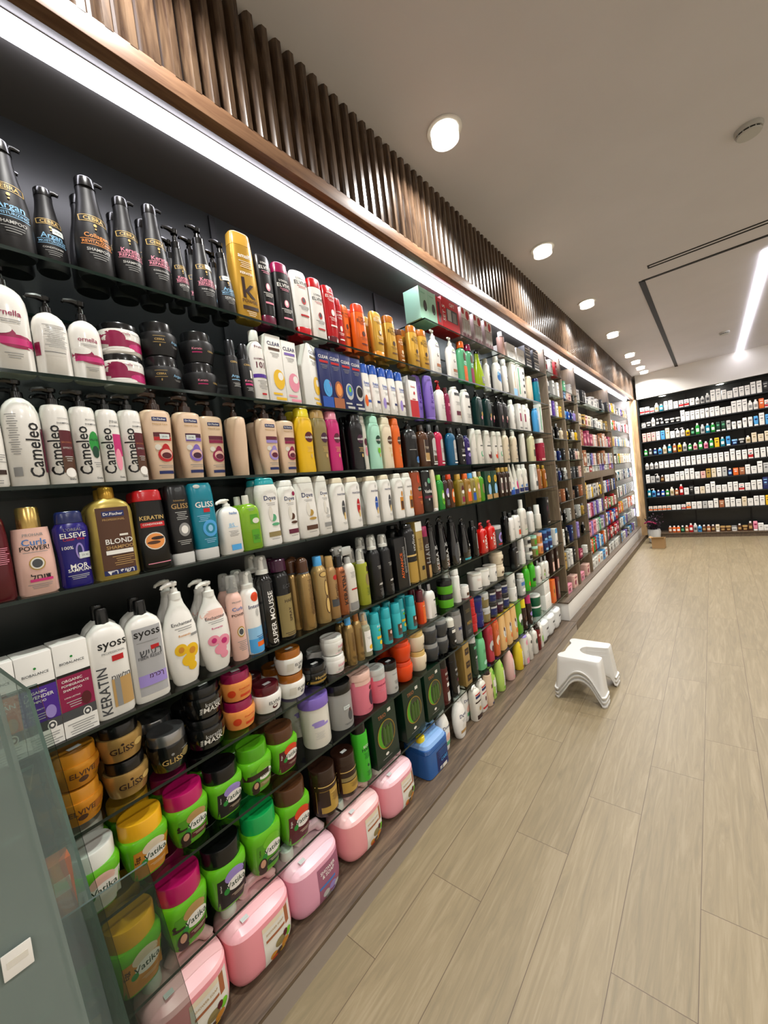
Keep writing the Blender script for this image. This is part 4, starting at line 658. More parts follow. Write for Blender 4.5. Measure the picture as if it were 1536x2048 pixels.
D('vo', JR, 'jar', 'green jar with olive green lid', .104, .096, 0.148, 'vat', 3.4, 0.73, VG, 'lid:limed:.92', vat('limed', 'olive', 'l', 'lime', 1), .26)
D('vb', JR, 'jar', 'green jar with brown lid and rust label', .104, .096, 0.148, 'vat', 3.4, 0.73, VG, 'lid:brown:.92', vat('dred', 'dred', 'Argan', 'orr', 0), .26)
for k, s in (('vy', .174), ('vm', .182), ('vk', .184), ('vb', .196)):
    q = dict(DES[k]); q['key'] = k+'8'; q['h'] = s; q['w'] = .12; q['d'] = .108; q['desc'] = 'large '+q['desc']; DES[k+'8'] = q
D('vg8', JR, 'jar', 'large green jar with emerald lid and woman picture', .12, .108, 0.19, 'vat', 3.4, 0.73, VG, 'lid:emer:.92', vat('limed', 'dgreen', 'Cactus', 'lime', 1), .26)
D('ptub', JR, 'tub', 'tall white tub with a violet blue lid', .108, .108, 0.183, 'pot', 2, .8, 'offw', 'lid:violet:1.06', 'e|-.2|.62|.4|.12|lil;r|-.1|.56|.5|.06|lil;l|-.2|.4|.3|7|lgrey', .3)
D('gtub', JR, 'tub', 'tall grey tub with a black lid', .104, .104, 0.176, 'pot', 2, .8, 0x9a9a98, 'lid:black:1.04', 'e|.1|.35|.24|.3|dgrey;e|.1|.5|.1|.1|dred;l|0|.15|.4|2|dgrey', .25, tag=(-.05, .6))
D('pktub', JR, 'tub', 'tall clear tub of pink cream', .106, .106, 0.168, 'pot', 2, .84, 0xe0788c, 'lid:blush:1.03', 'e|.18|.4|.32|.45|plum;e|.18|.7|.2|.12|dred;l|.18|.12|.5|2|mag;r|0|.93|.98|.14|blush', .24)
D('pktb', JR, 'tub', 'pink tub with wine lettering', .084, .084, 0.144, 'pot', 2, .84, 0xe07084, 'lid:lgrey:1.03', 't|0|.62|.6|HAIR MASK|mag;l|0|.5|.6|5|pink;r|0|.9|.98|.18|lgrey', .24)
D('gktb', JR, 'tub', 'speckled grey tub with a black lid', .082, .082, 0.136, 'pot', 2, .78, 'lgrey', 'lid:black:1.04', 'l|0|.8|.4|2|black;l|.1|.5|.4|6|dgrey;e|0|.2|.2|.1|grey', .28, tag=(0, 'top'))
D('orj', JR, 'jar', 'bright orange jar lettered MEN', .102, .102, 0.092, 'jar', 2, .78, 0xe0440e, 'lid:orr:.86', 't|.22|.42|.3|MEN|choc;l|.2|.66|.2|1|choc', .26, stack=2)
D('crj', JR, 'jar', 'cream coloured jar lettered MEN', .096, .096, 0.095, 'jar', 2, .76, 'cream', 'lid:goldp:.86', 't|.2|.42|.36|MEN|choc;l|.2|.66|.2|1|dgrey', .26, stack=2)
D('gyj', JR, 'jar', 'grey metallic jar with faint lettering', .1, .1, 0.09, 'jar', 2, .76, 'dgrey', 'lid:grey:.88', 't|.2|.42|.3|MEN|navy', .24, .4, stack=2)
D('wbn', SB, 'bottle', 'small brown bottle with white cap', .06, .06, .165, 'can', 2, .7, 'blk2', 'dome:offw:.9', 'r|.1|.82|.8|.2|offw;r|.1|.3|.5|.1|lgrey', .25)
D('sil', JR, 'tub', 'tall silver tub lettered in blue', .088, .088, 0.182, 'pot', 2, .86, 'silver', 'lid:grey:.92:.5', 't|.1|.52|.6|MEN|navy;l|.1|.3|.4|4|dgrey', .26, .5)
D('mnk', CT, 'carton', 'black carton lettered MEN in gold', .088, .06, .2, 'box', 2, 1, 'black', '', 't|.1|.4|.6|MEN|gold;l|0|.8|.6|4|olive;l|0|.2|.5|4|grey')
D('rdx', JR, 'jar', 'small red tin', .085, .085, .05, 'cyl', 2, .7, 'red', 'lid:red:1', 'l|.1|.5|.5|1|blush', .28, stack=4)
D('bkj', JR, 'jar', 'clear jar of dark gel with black lid', .082, .082, .09, 'pot', 2, .78, 'dgrey', 'lid:black:1.02', 'r|0|.5|.86|.6|navy;r|0|.86|.96|.16|lgrey;l|0|.5|.5|2|lgrey', .2, stack=2)
D('wnj', JR, 'jar', 'clear jar of wine red gel', .08, .08, .09, 'pot', 2, .78, 'plum', 'lid:dgrey:1.02', 'r|0|.86|.96|.2|lgrey;l|0|.5|.5|3|blush', .2, stack=2)
D('buj', JR, 'jar', 'cobalt blue jar with black lid', .09, .09, .09, 'pot', 2, .8, 0x181c70, 'lid:navy:1.02', 'l|.1|.5|.5|2|ltb', .2, stack=2)
D('olg', JR, 'jar', 'clear jar of olive gel', .085, .085, .09, 'pot', 2, .78, 'olive', 'lid:lgrey:1.02', 'r|0|.86|.96|.3|lgrey', .2, stack=2)
D('wht7', SB, 'tub', 'white tub with faint leaf print', .075, .075, .1, 'pot', 2, .86, 'white', 'lid:white:1', 'e|0|.5|.5|.4|lgrey', .3, stack=2)
D('clb7', SB, 'bottle', 'clear bottle with blue band and white cap', .075, .05, .16, 'shoulder', 3, .82, 'lgrey', 'cyl:white:.7', 'r|0|.66|.8|.2|steelb;e|0|.3|.7|.2|white', .2)
D('gnb', SB, 'bottle', 'bright green lotion bottle', .075, .055, .2, 'round', 2.2, .88, 0x3cb01e, 'cyl:lime:.5', 'e|.1|.3|.5|.2|orange', .25)
D('gnb2', SB, 'bottle', 'bright green bottle with black band', .075, .055, .205, 'round', 2.2, .88, 0x3cb01e, 'cyl:lime:.5', 'r|0|.32|.8|.14|black', .25)
D('whb7', SB, 'bottle', 'white bottle with small berry print', .065, .05, .18, 'shoulder', 3, .76, 'white', 'cyl:silver:.4:.9', 'e|.1|.25|.5|.2|dred;l|0|.5|.5|4|grey', .28)
D('flb7', SB, 'bottle', 'white bottle with yellow green flowers', .065, .05, .19, 'shoulder', 3, .76, 'offw', 'cyl:silver:.4:.9', 'e|.1|.5|.5|.2|olive;e|-.1|.3|.3|.16|lime;l|0|.2|.5|2|grey', .28)
D('dbx7', CT, 'carton', 'dark carton with a pale panel', .06, .05, .22, 'box', 2, 1, 'choc', '', 'r|.05|.25|.7|.4|blush;e|0|.7|.5|.2|grey')
D('brj', JR, 'jar', 'brown bottle jar with gold wrap label', .1, .1, 0.169, 'pot', 2, .78, 'choc', 'lid:choc:.98', 'r|0|.42|.96|.62|gold;r|-.28|.5|.3|.44|choc;r|.16|.62|.5|.02|goldp;l|.16|.58|.46|9|brown;r|0|.86|.98|.03|goldp', .22)
D('brj2', JR, 'jar', 'brown bottle jar with gold bands and tag', .096, .096, 0.158, 'pot', 2, .78, 'choc', 'lid:choc:.98', 'r|0|.3|.96|.34|gold;r|0|.56|.96|.12|olive;r|0|.8|.98|.03|goldp;l|.1|.4|.5|6|brown', .22, tag=(0, 'top'))
D('har', SB, 'bottle', 'bright green bottle with black cap', .068, .068, 0.232, 'cyl', 2, .84, 0x3cb428, 'cyl:black:.9', 't|.05|.72|.4|ECO|white;t|.05|.66|.62|HAIR|dgreen;l|.05|.58|.5|5|dgreen;e|.05|.32|.14|.06|dgreen;l|.05|.2|.4|4|dgreen', .28)
D('trio', CT, 'carton', 'dark green gift carton with oval window', .15, .075, 0.242, 'box', 2, 1, 0x0a2618, 'win:moss:gold:pine', 't|-.1|.84|.34|TRIO|copper;r|.22|.88|.14|.06|offw;e|-.05|.16|.14|.05|offw;l|-.05|.1|.4|1|grey', .3)
D('fixr', SC, 'gel bottle', 'dark red gel tube lettered FIXX', .07, .06, .25, 'cyl', 2.4, .8, 0x4c0c10, 'cyl:black:.9', 't|.15|.82|.5|FIXX|white;l|.15|.7|.5|3|lgrey;r|.15|.52|.36|.1|white;r|.15|.2|.5|.24|lgrey', .2)
D('fixk', SC, 'gel bottle', 'black gel tube lettered FIXX', .07, .06, .25, 'cyl', 2.4, .8, 'black', 'cyl:black:.9', 't|.15|.72|.5|FIXX|white;l|.15|.6|.5|3|lgrey;e|.15|.42|.3|.1|wine;r|.15|.14|.5|.2|lgrey', .2)
D('gbx', CT, 'carton', 'tall gold carton with three black squares', .072, .06, .255, 'box', 2, 1, 0xa8894c, '', 'r|.1|.78|.6|.15|choc;r|.1|.47|.6|.15|choc;r|.1|.16|.6|.15|choc;l|.1|.8|.4|2|gold;l|.1|.49|.4|2|gold;l|.1|.18|.4|2|gold', .3, .3)
D('gcan', SC, 'spray can', 'dark green can with pale square and white cap', .07, .06, .265, 'cyl', 2.4, .84, 0x0c2818, 'cyl:lgrey:.9', 'r|.05|.84|.5|.08|seag;r|.1|.55|.4|.06|lgrey;l|.1|.48|.6|12|grey', .25)
D('gclr', SB, 'bottle', 'clear green bottle with bright green cap', .085, .055, .262, 'round', 2.4, .8, 0x6cc088, 'cyl:green:.55', 'l|.1|.6|.4|4|dgreen;e|.1|.2|.5|.14|mint', .15)
D('pomr', SB, 'bottle', 'clear bottle with red fruit splash', .07, .05, .25, 'waist', 3, .9, 0xb03040, 'same:red', 'e|0|.45|.7|.3|lgrey;e|.1|.35|.4|.2|dred;e|0|.85|.5|.2|red', .2)
D('poor', SB, 'bottle', 'clear bottle with orange fruit splash', .07, .05, .255, 'waist', 3, .9, 0xc86030, 'same:orr', 'e|0|.45|.7|.3|cream;e|.1|.35|.4|.2|orange;e|0|.85|.5|.2|orange', .2)
D('pcx', SB, 'bottle', 'pale peach bottle with cherry print', .085, .055, .27, 'flip', 3, .94, 0xe4b878, 'same:yel', 'e|.1|.5|.6|.3|offw;e|0|.6|.2|.12|dred;r|.1|.5|.08|.24|choc;e|.2|.25|.4|.14|orange', .28)
D('grt', SB, 'bottle', 'lime green bottle with white leaf print', .08, .055, .26, 'flip', 3, .94, 'limed', 'same:lime', 'e|0|.5|.7|.3|white;e|.1|.35|.5|.2|dgreen', .28)
D('ycp', SC, 'spray can', 'dark spray can with a yellow cap', .06, .06, .225, 'cyl', 2, .72, 'choc', 'cyl:lemon:.9', 'e|0|.5|.6|.2|brown;e|0|.25|.5|.2|grey', .2)
D('pcp', SC, 'spray can', 'dark spray can with a pink cap', .06, .06, .225, 'cyl', 2, .72, 'choc', 'cyl:hotp:.9', 'e|0|.5|.6|.2|lil;e|0|.25|.5|.2|grey', .2)
D('gtb', JR, 'tub', 'emerald green tub with white rim', .12, .1, .085, 'pot', 2, .86, 0x0c5c3c, 'lid:white:1.0', 'l|.2|.8|.4|4|white', .25, stack=2)
D('wbig', CT, 'carton', 'large white carton with pink top', .14, .16, .13, 'box', 2, 1, 'white', '', 'l|0|.5|.3|3|lgrey', stack=2)
D('oryc', CT, 'carton', 'tall orange carton', .08, .08, .2, 'box', 2, 1, 'orange', '', 'r|0|.5|.5|.5|amber;e|0|.5|.3|.2|brown')
D('dkc', CT, 'carton', 'dark brown carton with glossy front', .07, .08, .19, 'box', 2, 1, 'dred', '', 'r|.1|.5|.3|.6|grey')
# deck
D('dvw', SB, 'bottle', 'large curved white body wash bottle', .105, .06, .235, 'oval', 2.4, .94, 'white', 'cyl:lgrey:.4', 't|.02|.62|.62|Dove|navy;e|.02|.56|.1|.03|dgrey;l|.02|.5|.4|3|grey;e|.1|.33|.5|.14|offw;r|.02|.2|.6|.08|tan', .22)
D('dvw2', SB, 'bottle', 'curved white body wash bottle with pink flowers', .09, .06, .235, 'oval', 2.4, .94, 'white', 'cyl:lgrey:.4', 't|.02|.62|.62|Dove|navy;e|.1|.36|.5|.2|blush;r|.1|.2|.4|.1|seag', .22)
D('bpm', PB, 'bottle', 'beige pump bottle with dark label squares', .08, .055, .2, 'shoulder', 3, .9, 'offw', 'pump:white', 'r|0|.84|.7|.04|red;r|0|.76|.7|.08|navy;r|0|.6|.8|.05|choc;e|.1|.36|.3|.14|tan;r|0|.12|.7|.14|choc', .26)
D('bpm2', PB, 'bottle', 'white pump bottle with red stripes', .075, .05, .21, 'shoulder', 3, .86, 'offw', 'pump:white', 'r|0|.84|.7|.04|red;r|0|.76|.7|.08|navy;r|0|.62|.7|.04|red;e|.1|.4|.2|.16|dred;r|0|.14|.8|.06|red', .26)
D('beig', PB, 'bottle', 'beige lotion bottle with dark brown cap', .075, .055, .215, 'flip', 2.4, .88, 'beige', 'cyl:choc:.6', 'r|.1|.6|.3|.12|brown;e|.2|.3|.2|.2|dred;r|.1|.06|.4|.05|navy', .26)
def lot(c): return 'r|.15|.4|.4|.5|offw;v|.15|.42|.3|lotion|dgrey;e|.05|.8|.3|.12|%s;e|.1|.12|.4|.1|%s' % (c, c)
D('lgn', SC, 'lotion bottle', 'tall tapered lime green lotion can', .075, .075, .22, 'slim', 2, .96, 0xb4d468, 'cyl:navy:.44', lot('lime'), .2)
D('lgn2', SC, 'lotion bottle', 'tapered white and lime lotion can', .07, .07, .215, 'slim', 2, .96, 0xa8d060, 'cyl:navy:.44', lot('limed')+';r|.1|.5|.7|.2|offw', .2)
D('lpk', SC, 'lotion bottle', 'tall tapered pale pink lotion can', .08, .08, .225, 'slim', 2, .94, 0xe8bcb4, 'cyl:navy:.44', lot('pink'), .2)
D('lye', SC, 'lotion bottle', 'tall tapered yellow lotion can', .076, .076, .225, 'slim', 2, .94, 0xe8cc30, 'cyl:navy:.44', lot('amber'), .2)
D('lpw', SC, 'lotion bottle', 'white and pink lotion bottle', .07, .06, .21, 'flip', 3, .94, 'offw', 'same:lil', 'e|.1|.8|.5|.2|pink;r|.1|.14|.8|.2|pink;l|0|.5|.4|4|grey', .24)
D('lwb', SC, 'lotion bottle', 'white lotion bottle with black drop', .068, .06, .21, 'round', 2.6, .9, 'offw', 'cyl:white:.4', 'e|0|.7|.3|.14|black;l|0|.45|.4|6|grey', .24)
D('lwg', PB, 'bottle', 'white pump bottle with dark green oval', .068, .06, .225, 'shoulder', 2.6, .82, 'offw', 'pump:white', 'e|0|.55|.5|.24|dgreen;l|0|.3|.4|4|grey', .24)
D('rpm', PB, 'bottle', 'dark red pump bottle with black pump', .06, .055, .24, 'cyl', 2.6, .76, 0x6a1010, 'pump:choc', 'r|0|.72|.6|.1|blush;l|0|.4|.5|6|red', .2)
D('wgn', PB, 'bottle', 'small white bottle with green leaf', .055, .05, .2, 'shoulder', 2.6, .86, 'offw', 'cyl:white:.5', 'e|0|.4|.4|.3|lime;l|0|.7|.4|3|grey', .24)
ROWS = {
 '1': 'ceb_a:0.239 ceb_ac:0.315:0.030 ceb_c:0.399 ceb_k:0.476 ceb_kc:0.549 ceb_sk:0.609 ceb_cr:0.684 ceb_sa:0.753 amalfi:0.827 e_ki:0.906 e_k:0.980 e_wi:1.064 e_w:1.141 e_ri:1.213 e_r:1.275:0.020 e_oi:1.326:0.030 e_o:1.392 e_gi:1.512 e_g:1.612 e_b:1.721:0.030 e_g:1.807 e_g:1.898 dovep:2.019 dovep:2.210 gr_o:2.343 gr_p:2.437 limep:2.592 wbt:2.761:0.030 bluefl:2.885 canw:3.014 curl:3.163 grw:3.271 bktx:3.362 creamb:3.545 tealb:3.733',
 'T': 'mint:1.933 mint:2.019 reds:2.093 redg:2.226 clrp:2.419 clrp:2.586 clrp:2.750 pinkc:3.020 wbx:3.152 wbx:3.354 gbx2:3.545 gbx2:3.740',
 '2': 'orn_b:0.206 orn_bk:0.279 orn_s:0.347 orn_j:0.430 ceb_j:0.531 ceb_j2:0.640 spr_a:0.736 spr_k:0.782 b101:0.834 cl_y:0.895 cl_p:0.960 cl_g:1.063 cl_b1:1.126 cl_b2:1.187 cl_b3:1.249 cl_b4:1.310 hs1:1.372 hs2:1.434 hs3:1.499 hs2:1.562 hs3:1.629 wrb:1.728 vio:1.833:0.030 vio:1.904 pmp_r:2.017 dredb:2.123:0.020 wtb:2.193 wtb2:2.326 dtl:2.496 dtl:2.635 dbk:2.752:0.030 dbk:2.834 dbk:2.917 wbt:3.075 wrs:3.205 wrs:3.307 wbt:3.414 blub:3.620 grw:3.714',
 '3': 'wrat:0.143 cam_b:0.202 cam_br:0.262 cam_al:0.315 cam_pk:0.366 cam_br:0.417 fi_r:0.482 fi_p:0.567 fi_r2:0.649:0.025 fi_s:0.730 fi_p2:0.835 fi_r2:0.918:0.010 su_y:0.995 su_o:1.072 su_p:1.142 su_k:1.278 su_w:1.338:0.020 su_m:1.397 su_b:1.481 su_r:1.555 klo:1.683 brn_:1.791 bk_w:1.870 pk_w:1.946 bl_w:2.088 bk_n:2.197 pu_n:2.272 wh_c:2.365 wh_g:2.451 wh_d:2.569 wh_r:2.678 wh_g:2.766 cr_s:2.889 cr_s:3.051 wh_c:3.237 cr_b:3.446 rd_t:3.704',
 '4': 'drd:0.120 curl4:0.187 elsv:0.257 blnd:0.341 kera:0.430 gl_k:0.504 gl_t:0.574 w_bp:0.652 gr_l:0.721 do_t:0.799 do_w:0.878 do_g:0.961 do_n:1.041 pa_b:1.126 pa_r:1.213 pa_u:1.330 pa_b:1.425 pa_g:1.520 pa_g:1.596 va_o:1.673 va_k:1.764 w_sl:1.838 gr_b:1.901 dk_o:1.955 br_o:2.012 oil:2.121 oilo:2.210 oilb:2.277 oil2:2.342 olv:2.407 yelc:2.491 yelc:2.587 brn3:2.704 brn3:2.777 brn3:2.847 cone:2.929 conep:3.010 wcb:3.106 wcb:3.207 wbx4:3.429 gld4:3.547 gld5:3.674',
 '5': 'bi_o:0.091 bi_l:0.154 bi_p:0.218 sy_k:0.292 sy_s:0.376 en_y:0.466 en_p:0.560 cpw:0.633 intr:0.687 spm:0.748 hsp:0.813 gcn:0.895:0.045 gcn:0.912 gwv:0.986 gsm:1.039 cop:1.087 trg:1.137 ygr:1.218 bkm:1.303 bkm:1.379 orbx:1.468 bkg:1.574 gdb:1.646:0.010 rcb:1.700 bkb:1.769 bkb:1.871 bkb2:1.994 bkt:2.122 bks:2.237 rdp:2.358 rdp:2.483 dgj:2.597 bks:2.741 w5b:2.827 w5:2.937 w5t:3.081 w5b:3.248 w5s:3.430 dbx:3.638',
 '6': 'gj:0.198 glj:0.299 glk:0.401 msk:0.508 pch:0.614 wrj:0.715 wgj:0.817 bgj:0.921 hwj:1.018 gs1:1.096 gs2:1.142 clb:1.189 tq:1.254 tq2:1.329 tq2:1.402 tq:1.473:0.030 tq2:1.520 orb:1.598 wcp:1.690 grj:1.875 wcn:1.967 wtj:2.062 wtu:2.235 wtu2:2.346 wtu2:2.459 rtb:2.584 bkn:2.845 wsl:2.984 blj:3.148 olj:3.282 saj:3.412 nbj:3.549 nbj:3.665 blc:3.808',
 '7': 'vw:0.201 vy:0.311 vm:0.420 vk:0.529 vo:0.635 vb:0.740 ptub:0.901 gtub:1.024 pktub:1.141 pktb:1.238 gktb:1.322 orj:1.439 crj:1.559 gyj:1.676 gyj:1.777 wbn:1.859 sil:1.934 mnk:2.024 rdx:2.112 buj:2.203 olg:2.301 bkj:2.405 wnj:2.503 bkj:2.607 wht7:2.757 clb7:2.912 gnb:3.033 gnb2:3.162 whb7:3.292 flb7:3.397 whb7:3.493 dbx7:3.641 dbx7:3.780',
 '8': 'vy8:0.257 vm8:0.378 vk8:0.500 vg8:0.627 vb8:0.751 brj:0.895 brj2:1.003 har:1.090 trio:1.218 trio:1.426 trio:1.605 fixr:1.728 fixk:1.828 gbx:1.957 gcan:2.066 gclr:2.172 pomr:2.292 poor:2.390 pcx:2.490 pcx:2.591 pcx:2.688 grt:2.791 ycp:2.895 pcp:3.009 gtb:3.210 wbig:3.415 oryc:3.590 dkc:3.719',
 'D': 'jug:0.346 jug:0.559 jug:0.773 jug:1.015 jug:1.245 blue:1.528 dvw2:1.677:0.020 dvw:1.816 dvw2:1.959:0.050 bpm:2.006 bpm2:2.104:0.010 beig:2.180 lgn2:2.256:0.010 lgn:2.371 lpk:2.536 lye:2.703 lpw:2.800 lwb:2.888 lwg:3.003 rpm:3.078 wgn:3.137 wjug:3.251 wjug:3.422 wjug:3.594',
}
# ------------------------------------------------------------------ the room
Z = lambda r: EYE + r              # heights measured from the eye
FRONT = -1.13                      # front edge of the glass shelves
b = MB(); b.box((.85, 3.4, -.02), (4.7, 11.8, .04), M_FLOOR); struct('floor', b)
b = MB(); b.box((.85, 3.4, CEIL+.03), (4.9, 11.9, .06), M_CEIL); struct('ceiling', b)
b = MB(); b.box((-1.53, 3.4, CEIL/2), (.06, 11.8, CEIL), M_WALL); struct('wall_left', b)
b = MB(); b.box((3.23, 3.4, CEIL/2), (.06, 11.8, CEIL), M_WALL); struct('wall_right', b)
b = MB(); b.box((.85, -2.53, CEIL/2), (4.7, .06, CEIL), M_WALL); struct('wall_front', b)
b = MB(); b.box((.85, 9.33, CEIL/2), (4.7, .06, CEIL), M_WALL)
b.box((1.1, 8.87, (Z(1.13)+CEIL)/2), (4.2, .04, CEIL-Z(1.13)), M_WALL); struct('wall_back', b)
b = MB(); b.box((1.1, 9.08, Z(1.145)), (4.2, .38, .03), M_BACK); struct('trim_1', b, 'dark ceiling of the back wall niche')
# slatted fascia above the shelves with its oak lip and grey soffit
b = MB(); b.box((-1.28, 3.82, Z(1.37)), (.42, 10.06, .38), mat('choc', .6))
y = -1.2
while y < 8.82:
    b.add([(-1.07, y, Z(1.17)), (-1.046, y+.006, Z(1.17)), (-1.038, y+.012, Z(1.17)), (-1.038, y+.030, Z(1.17)), (-1.046, y+.036, Z(1.17)), (-1.07, y+.041, Z(1.17)),
           (-1.07, y, CEIL), (-1.046, y+.006, CEIL), (-1.038, y+.012, CEIL), (-1.038, y+.030, CEIL), (-1.046, y+.036, CEIL), (-1.07, y+.041, CEIL)],
          [(i+1, i, i+6, i+7) for i in range(5)]+[(5, 4, 3, 2, 1, 0)], M_SLAT)
    y += .0545
struct('trim_2', b, 'walnut slatted fascia above the shelves')
b = MB(); b.box((-1.058, 3.82, Z(1.147)), (.04, 10.06, .054), M_TRIM, .002); struct('trim_3', b, 'oak lip under the slatted fascia')
b = MB(); b.box((-1.275, 3.82, Z(1.17)), (.39, 10.06, .02), M_SOFF); struct('trim_4', b, 'grey soffit over the shelves')
# ceiling grooves
b = MB(); bk = mat('black', .6)
b.box((1.4, 4.345, CEIL-.002), (3.55, .03, .006), bk); b.box((-.375, 6.6, CEIL-.002), (.045, 4.52, .006), bk)
struct('trim_5', b, 'black groove let into the ceiling')
b = MB(); b.box((1.4, 4.115, CEIL-.002), (3.4, .012, .006), bk); b.box((1.4, 4.065, CEIL-.002), (3.4, .012, .006), bk); b.box((-.3, 4.09, CEIL-.002), (.012, .06, .006), bk)
struct('trim_6', b, 'long slot air vent in the ceiling')
# LED lines
def led(name, c, d, label, extra=None):
    r = link(name, None, None, c, 0, label, 'light'); r.empty_display_size = .02
    b = MB(); b.box((0, 0, 0), d, M_LED); link('diffuser', b.mesh('diffuser'), r)
    g = MB(); t = .004; e = [d[0], d[1], d[2]]
    ax = [i for i in range(3) if e[i] == max(e)][0]
    if ax == 1:
        for sx in (-1, 1): g.box((sx*(d[0]/2+t/2), 0, d[2]/2-.001), (t, d[1], .003), mat('lgrey', .4, .8))
    elif ax == 2:
        for sx in (-1, 1): g.box((sx*(d[0]/2+t/2), 0, 0), (t, d[1]+.004, d[2]), mat('lgrey', .4, .8))
    link('channel', g.mesh('channel'), r); return r
led('led_strip', (-1.168, 3.78, Z(1.152)), (.052, 9.94, .016), 'long white light strip along the soffit over the left shelves')
led('led_strip', (-1.128, 8.715, Z(.05)), (.03, .012, 2.1), 'upright white light strip at the far end of the left shelves')
led('led_strip', (.45, 6.73, CEIL-.006), (.055, 4.22, .012), 'white light line set in the ceiling beyond the groove')
def downlight(x, y, label, group, power=None, size=1.0, zc=None):
    zc = zc or CEIL
    r = link('downlight', None, None, (x, y, zc), 0, label, 'ceiling light', group); r.empty_display_size = .02
    g = MB(); K = 36; R = .078*size; ri = .060*size
    g.loft([(-.001, R, R), (-.006, R*.98, R*.98)], mat('white', .4), 2, K); link('rim', g.mesh('rim'), r)
    g = MB(); g.loft([(-.0062, ri, ri), (-.0075, ri*.99, ri*.99)], mat('white', .5, 0, 0, LAMP_EMIT), 2, K); link('lens', g.mesh('lens'), r)
    if size == 1.0:
        g = MB(); vs = []
        for z_ in (-.008, -.044):
            for k in range(K): vs.append((ri*1.02*math.cos(6.28318*k/K), ri*1.02*math.sin(6.28318*k/K), z_))
        g.add(vs, [(k, (k+1) % K, K+(k+1) % K, K+k) for k in range(K)], mat('white', .2, 0, .6), True); link('glass_collar', g.mesh('glass_collar'), r)
    downlight_lamp(0, 0, -.04*size, power or SPOT_POWER, r, .1*size)
    return r
ORD = ['zeroth', 'first', 'second', 'third', 'fourth', 'fifth', 'sixth', 'seventh', 'eighth', 'ninth', 'tenth', 'eleventh', 'twelfth', 'thirteenth', 'fourteenth', 'fifteenth', 'sixteenth', 'seventeenth', 'eighteenth', 'nineteenth', 'twentieth'] + ['twenty-'+s for s in ('first', 'second', 'third', 'fourth', 'fifth', 'sixth', 'seventh', 'eighth', 'ninth')] + ['thirtieth']+['thirty-'+s for s in ('first', 'second', 'third', 'fourth', 'fifth', 'sixth')]
for i, (x, y) in enumerate(DOWNLIGHTS):
    lab = 'round recessed ceiling light beside the slats, overhead before the first in view' if i == 0 else 'round recessed ceiling light beside the slats, %s from the camera' % ORD[i]
    downlight(x, y, lab, 'downlights along the slatted fascia')
for i, (x, y) in enumerate(ADDED_ROOM_LIGHTS):
    downlight(x, y, 'added unseen round ceiling light over the open floor', 'added unseen downlights over the open floor')
for i, x in enumerate((-.62, .18, .98)):
    downlight(x, 9.0, 'small spotlight in the back niche, %s from left' % ORD[i+1], 'niche spotlights', 5.0, .8, Z(1.129))
for x, y, lab in ((.24, 2.86, 'round white smoke detector on the ceiling near the right edge'), (.23, 7.18, 'small round smoke detector on the ceiling by the light line')):
    r = link('smoke_detector', None, None, (x, y, CEIL), 0, lab, 'smoke detector', 'smoke detectors'); r.empty_display_size = .02
    g = MB(); g.loft([(0, .056, .056), (-.014, .056, .056), (-.02, .052, .052)], mat('lgrey', .5), 2, 32); link('base', g.mesh('base'), r)
    g = MB(); g.loft([(-.02, .046, .046), (-.028, .046, .046)], mat('black', .7), 2, 32); link('vent_ring', g.mesh('vent_ring'), r)
    g = MB()
    for k in range(12):
        a = k*math.pi/6; g.box((.047*math.cos(a), .047*math.sin(a), -.024), (.004, .004, .009), mat('lgrey', .5))
    g.loft([(-.028, .05, .05), (-.034, .046, .046), (-.036, .03, .03)], mat('lgrey', .5), 2, 32); link('dome', g.mesh('dome'), r)
# ------------------------------------------------------------------ near shelving
SH = {'T': .796, '1': .55, '2': .315, '3': .095, '4': -.115, '5': -.405, '6': -.59, '7': -.785, '8': -1.01}
SZ = {k: EYE+v*1.13 for k, v in SH.items()}; SZ['D'] = EYE-1.368
near = link('shelving_unit', None, None, (-1.29, 1.4, 0), 0, 'dark wall shelving of eight glass shelves full of hair care on the left', 'shelving'); near.empty_display_size = .05
def part(name, mb, root, kind=None):
    me = mb.mesh(name); o = link(name, me, root); o.location = -root.location; o.matrix_parent_inverse = Matrix.Identity(4)
    if kind: o['kind'] = kind
    return o
b = MB(); b.box((-1.475, 1.38, (Z(-1.368)+Z(1.16))/2), (.05, 5.16, 2.528), M_BACK); part('back_panel', b, near)
b = MB(); b.box((-1.265, 1.3, Z(-1.375)), (.47, 4.94, .014), M_DECK, .002); part('deck', b, near)
b = MB(); b.box((-1.265, 1.3, Z(-1.3822)/2), (.462, 4.94, Z(-1.3822)), M_PLIN); part('plinth', b, near)
def gshelf(root, y0, y1, z, x0=-1.448, x1=FRONT, t=.008):
    b = MB(); X0, X1 = x0, x1; y0 += .0015; y1 -= .0015; z0 = z-t-.0005; z1 = z-.0005
    v = [(X0, y0, z0), (X1, y0, z0), (X0, y1, z0), (X1, y1, z0), (X0, y0, z1), (X1, y0, z1), (X0, y1, z1), (X1, y1, z1)]
    b.add(v, [(0, 2, 3, 1), (4, 5, 7, 6)], M_GLASS); b.add(v, [(0, 1, 5, 4), (2, 6, 7, 3), (0, 4, 6, 2), (1, 3, 7, 5)], M_GEDGE)
    return part('glass_shelf', b, root)
BAYS = [(-1.1, -.1), (-.1, .915), (.915, 1.9), (1.9, 2.9), (2.9, 3.94)]
for k in '12345678':
    for y0, y1 in BAYS: gshelf(near, y0, y1, SZ[k])
for y0, y1 in BAYS[3:]: gshelf(near, y0, y1, SZ['T'])
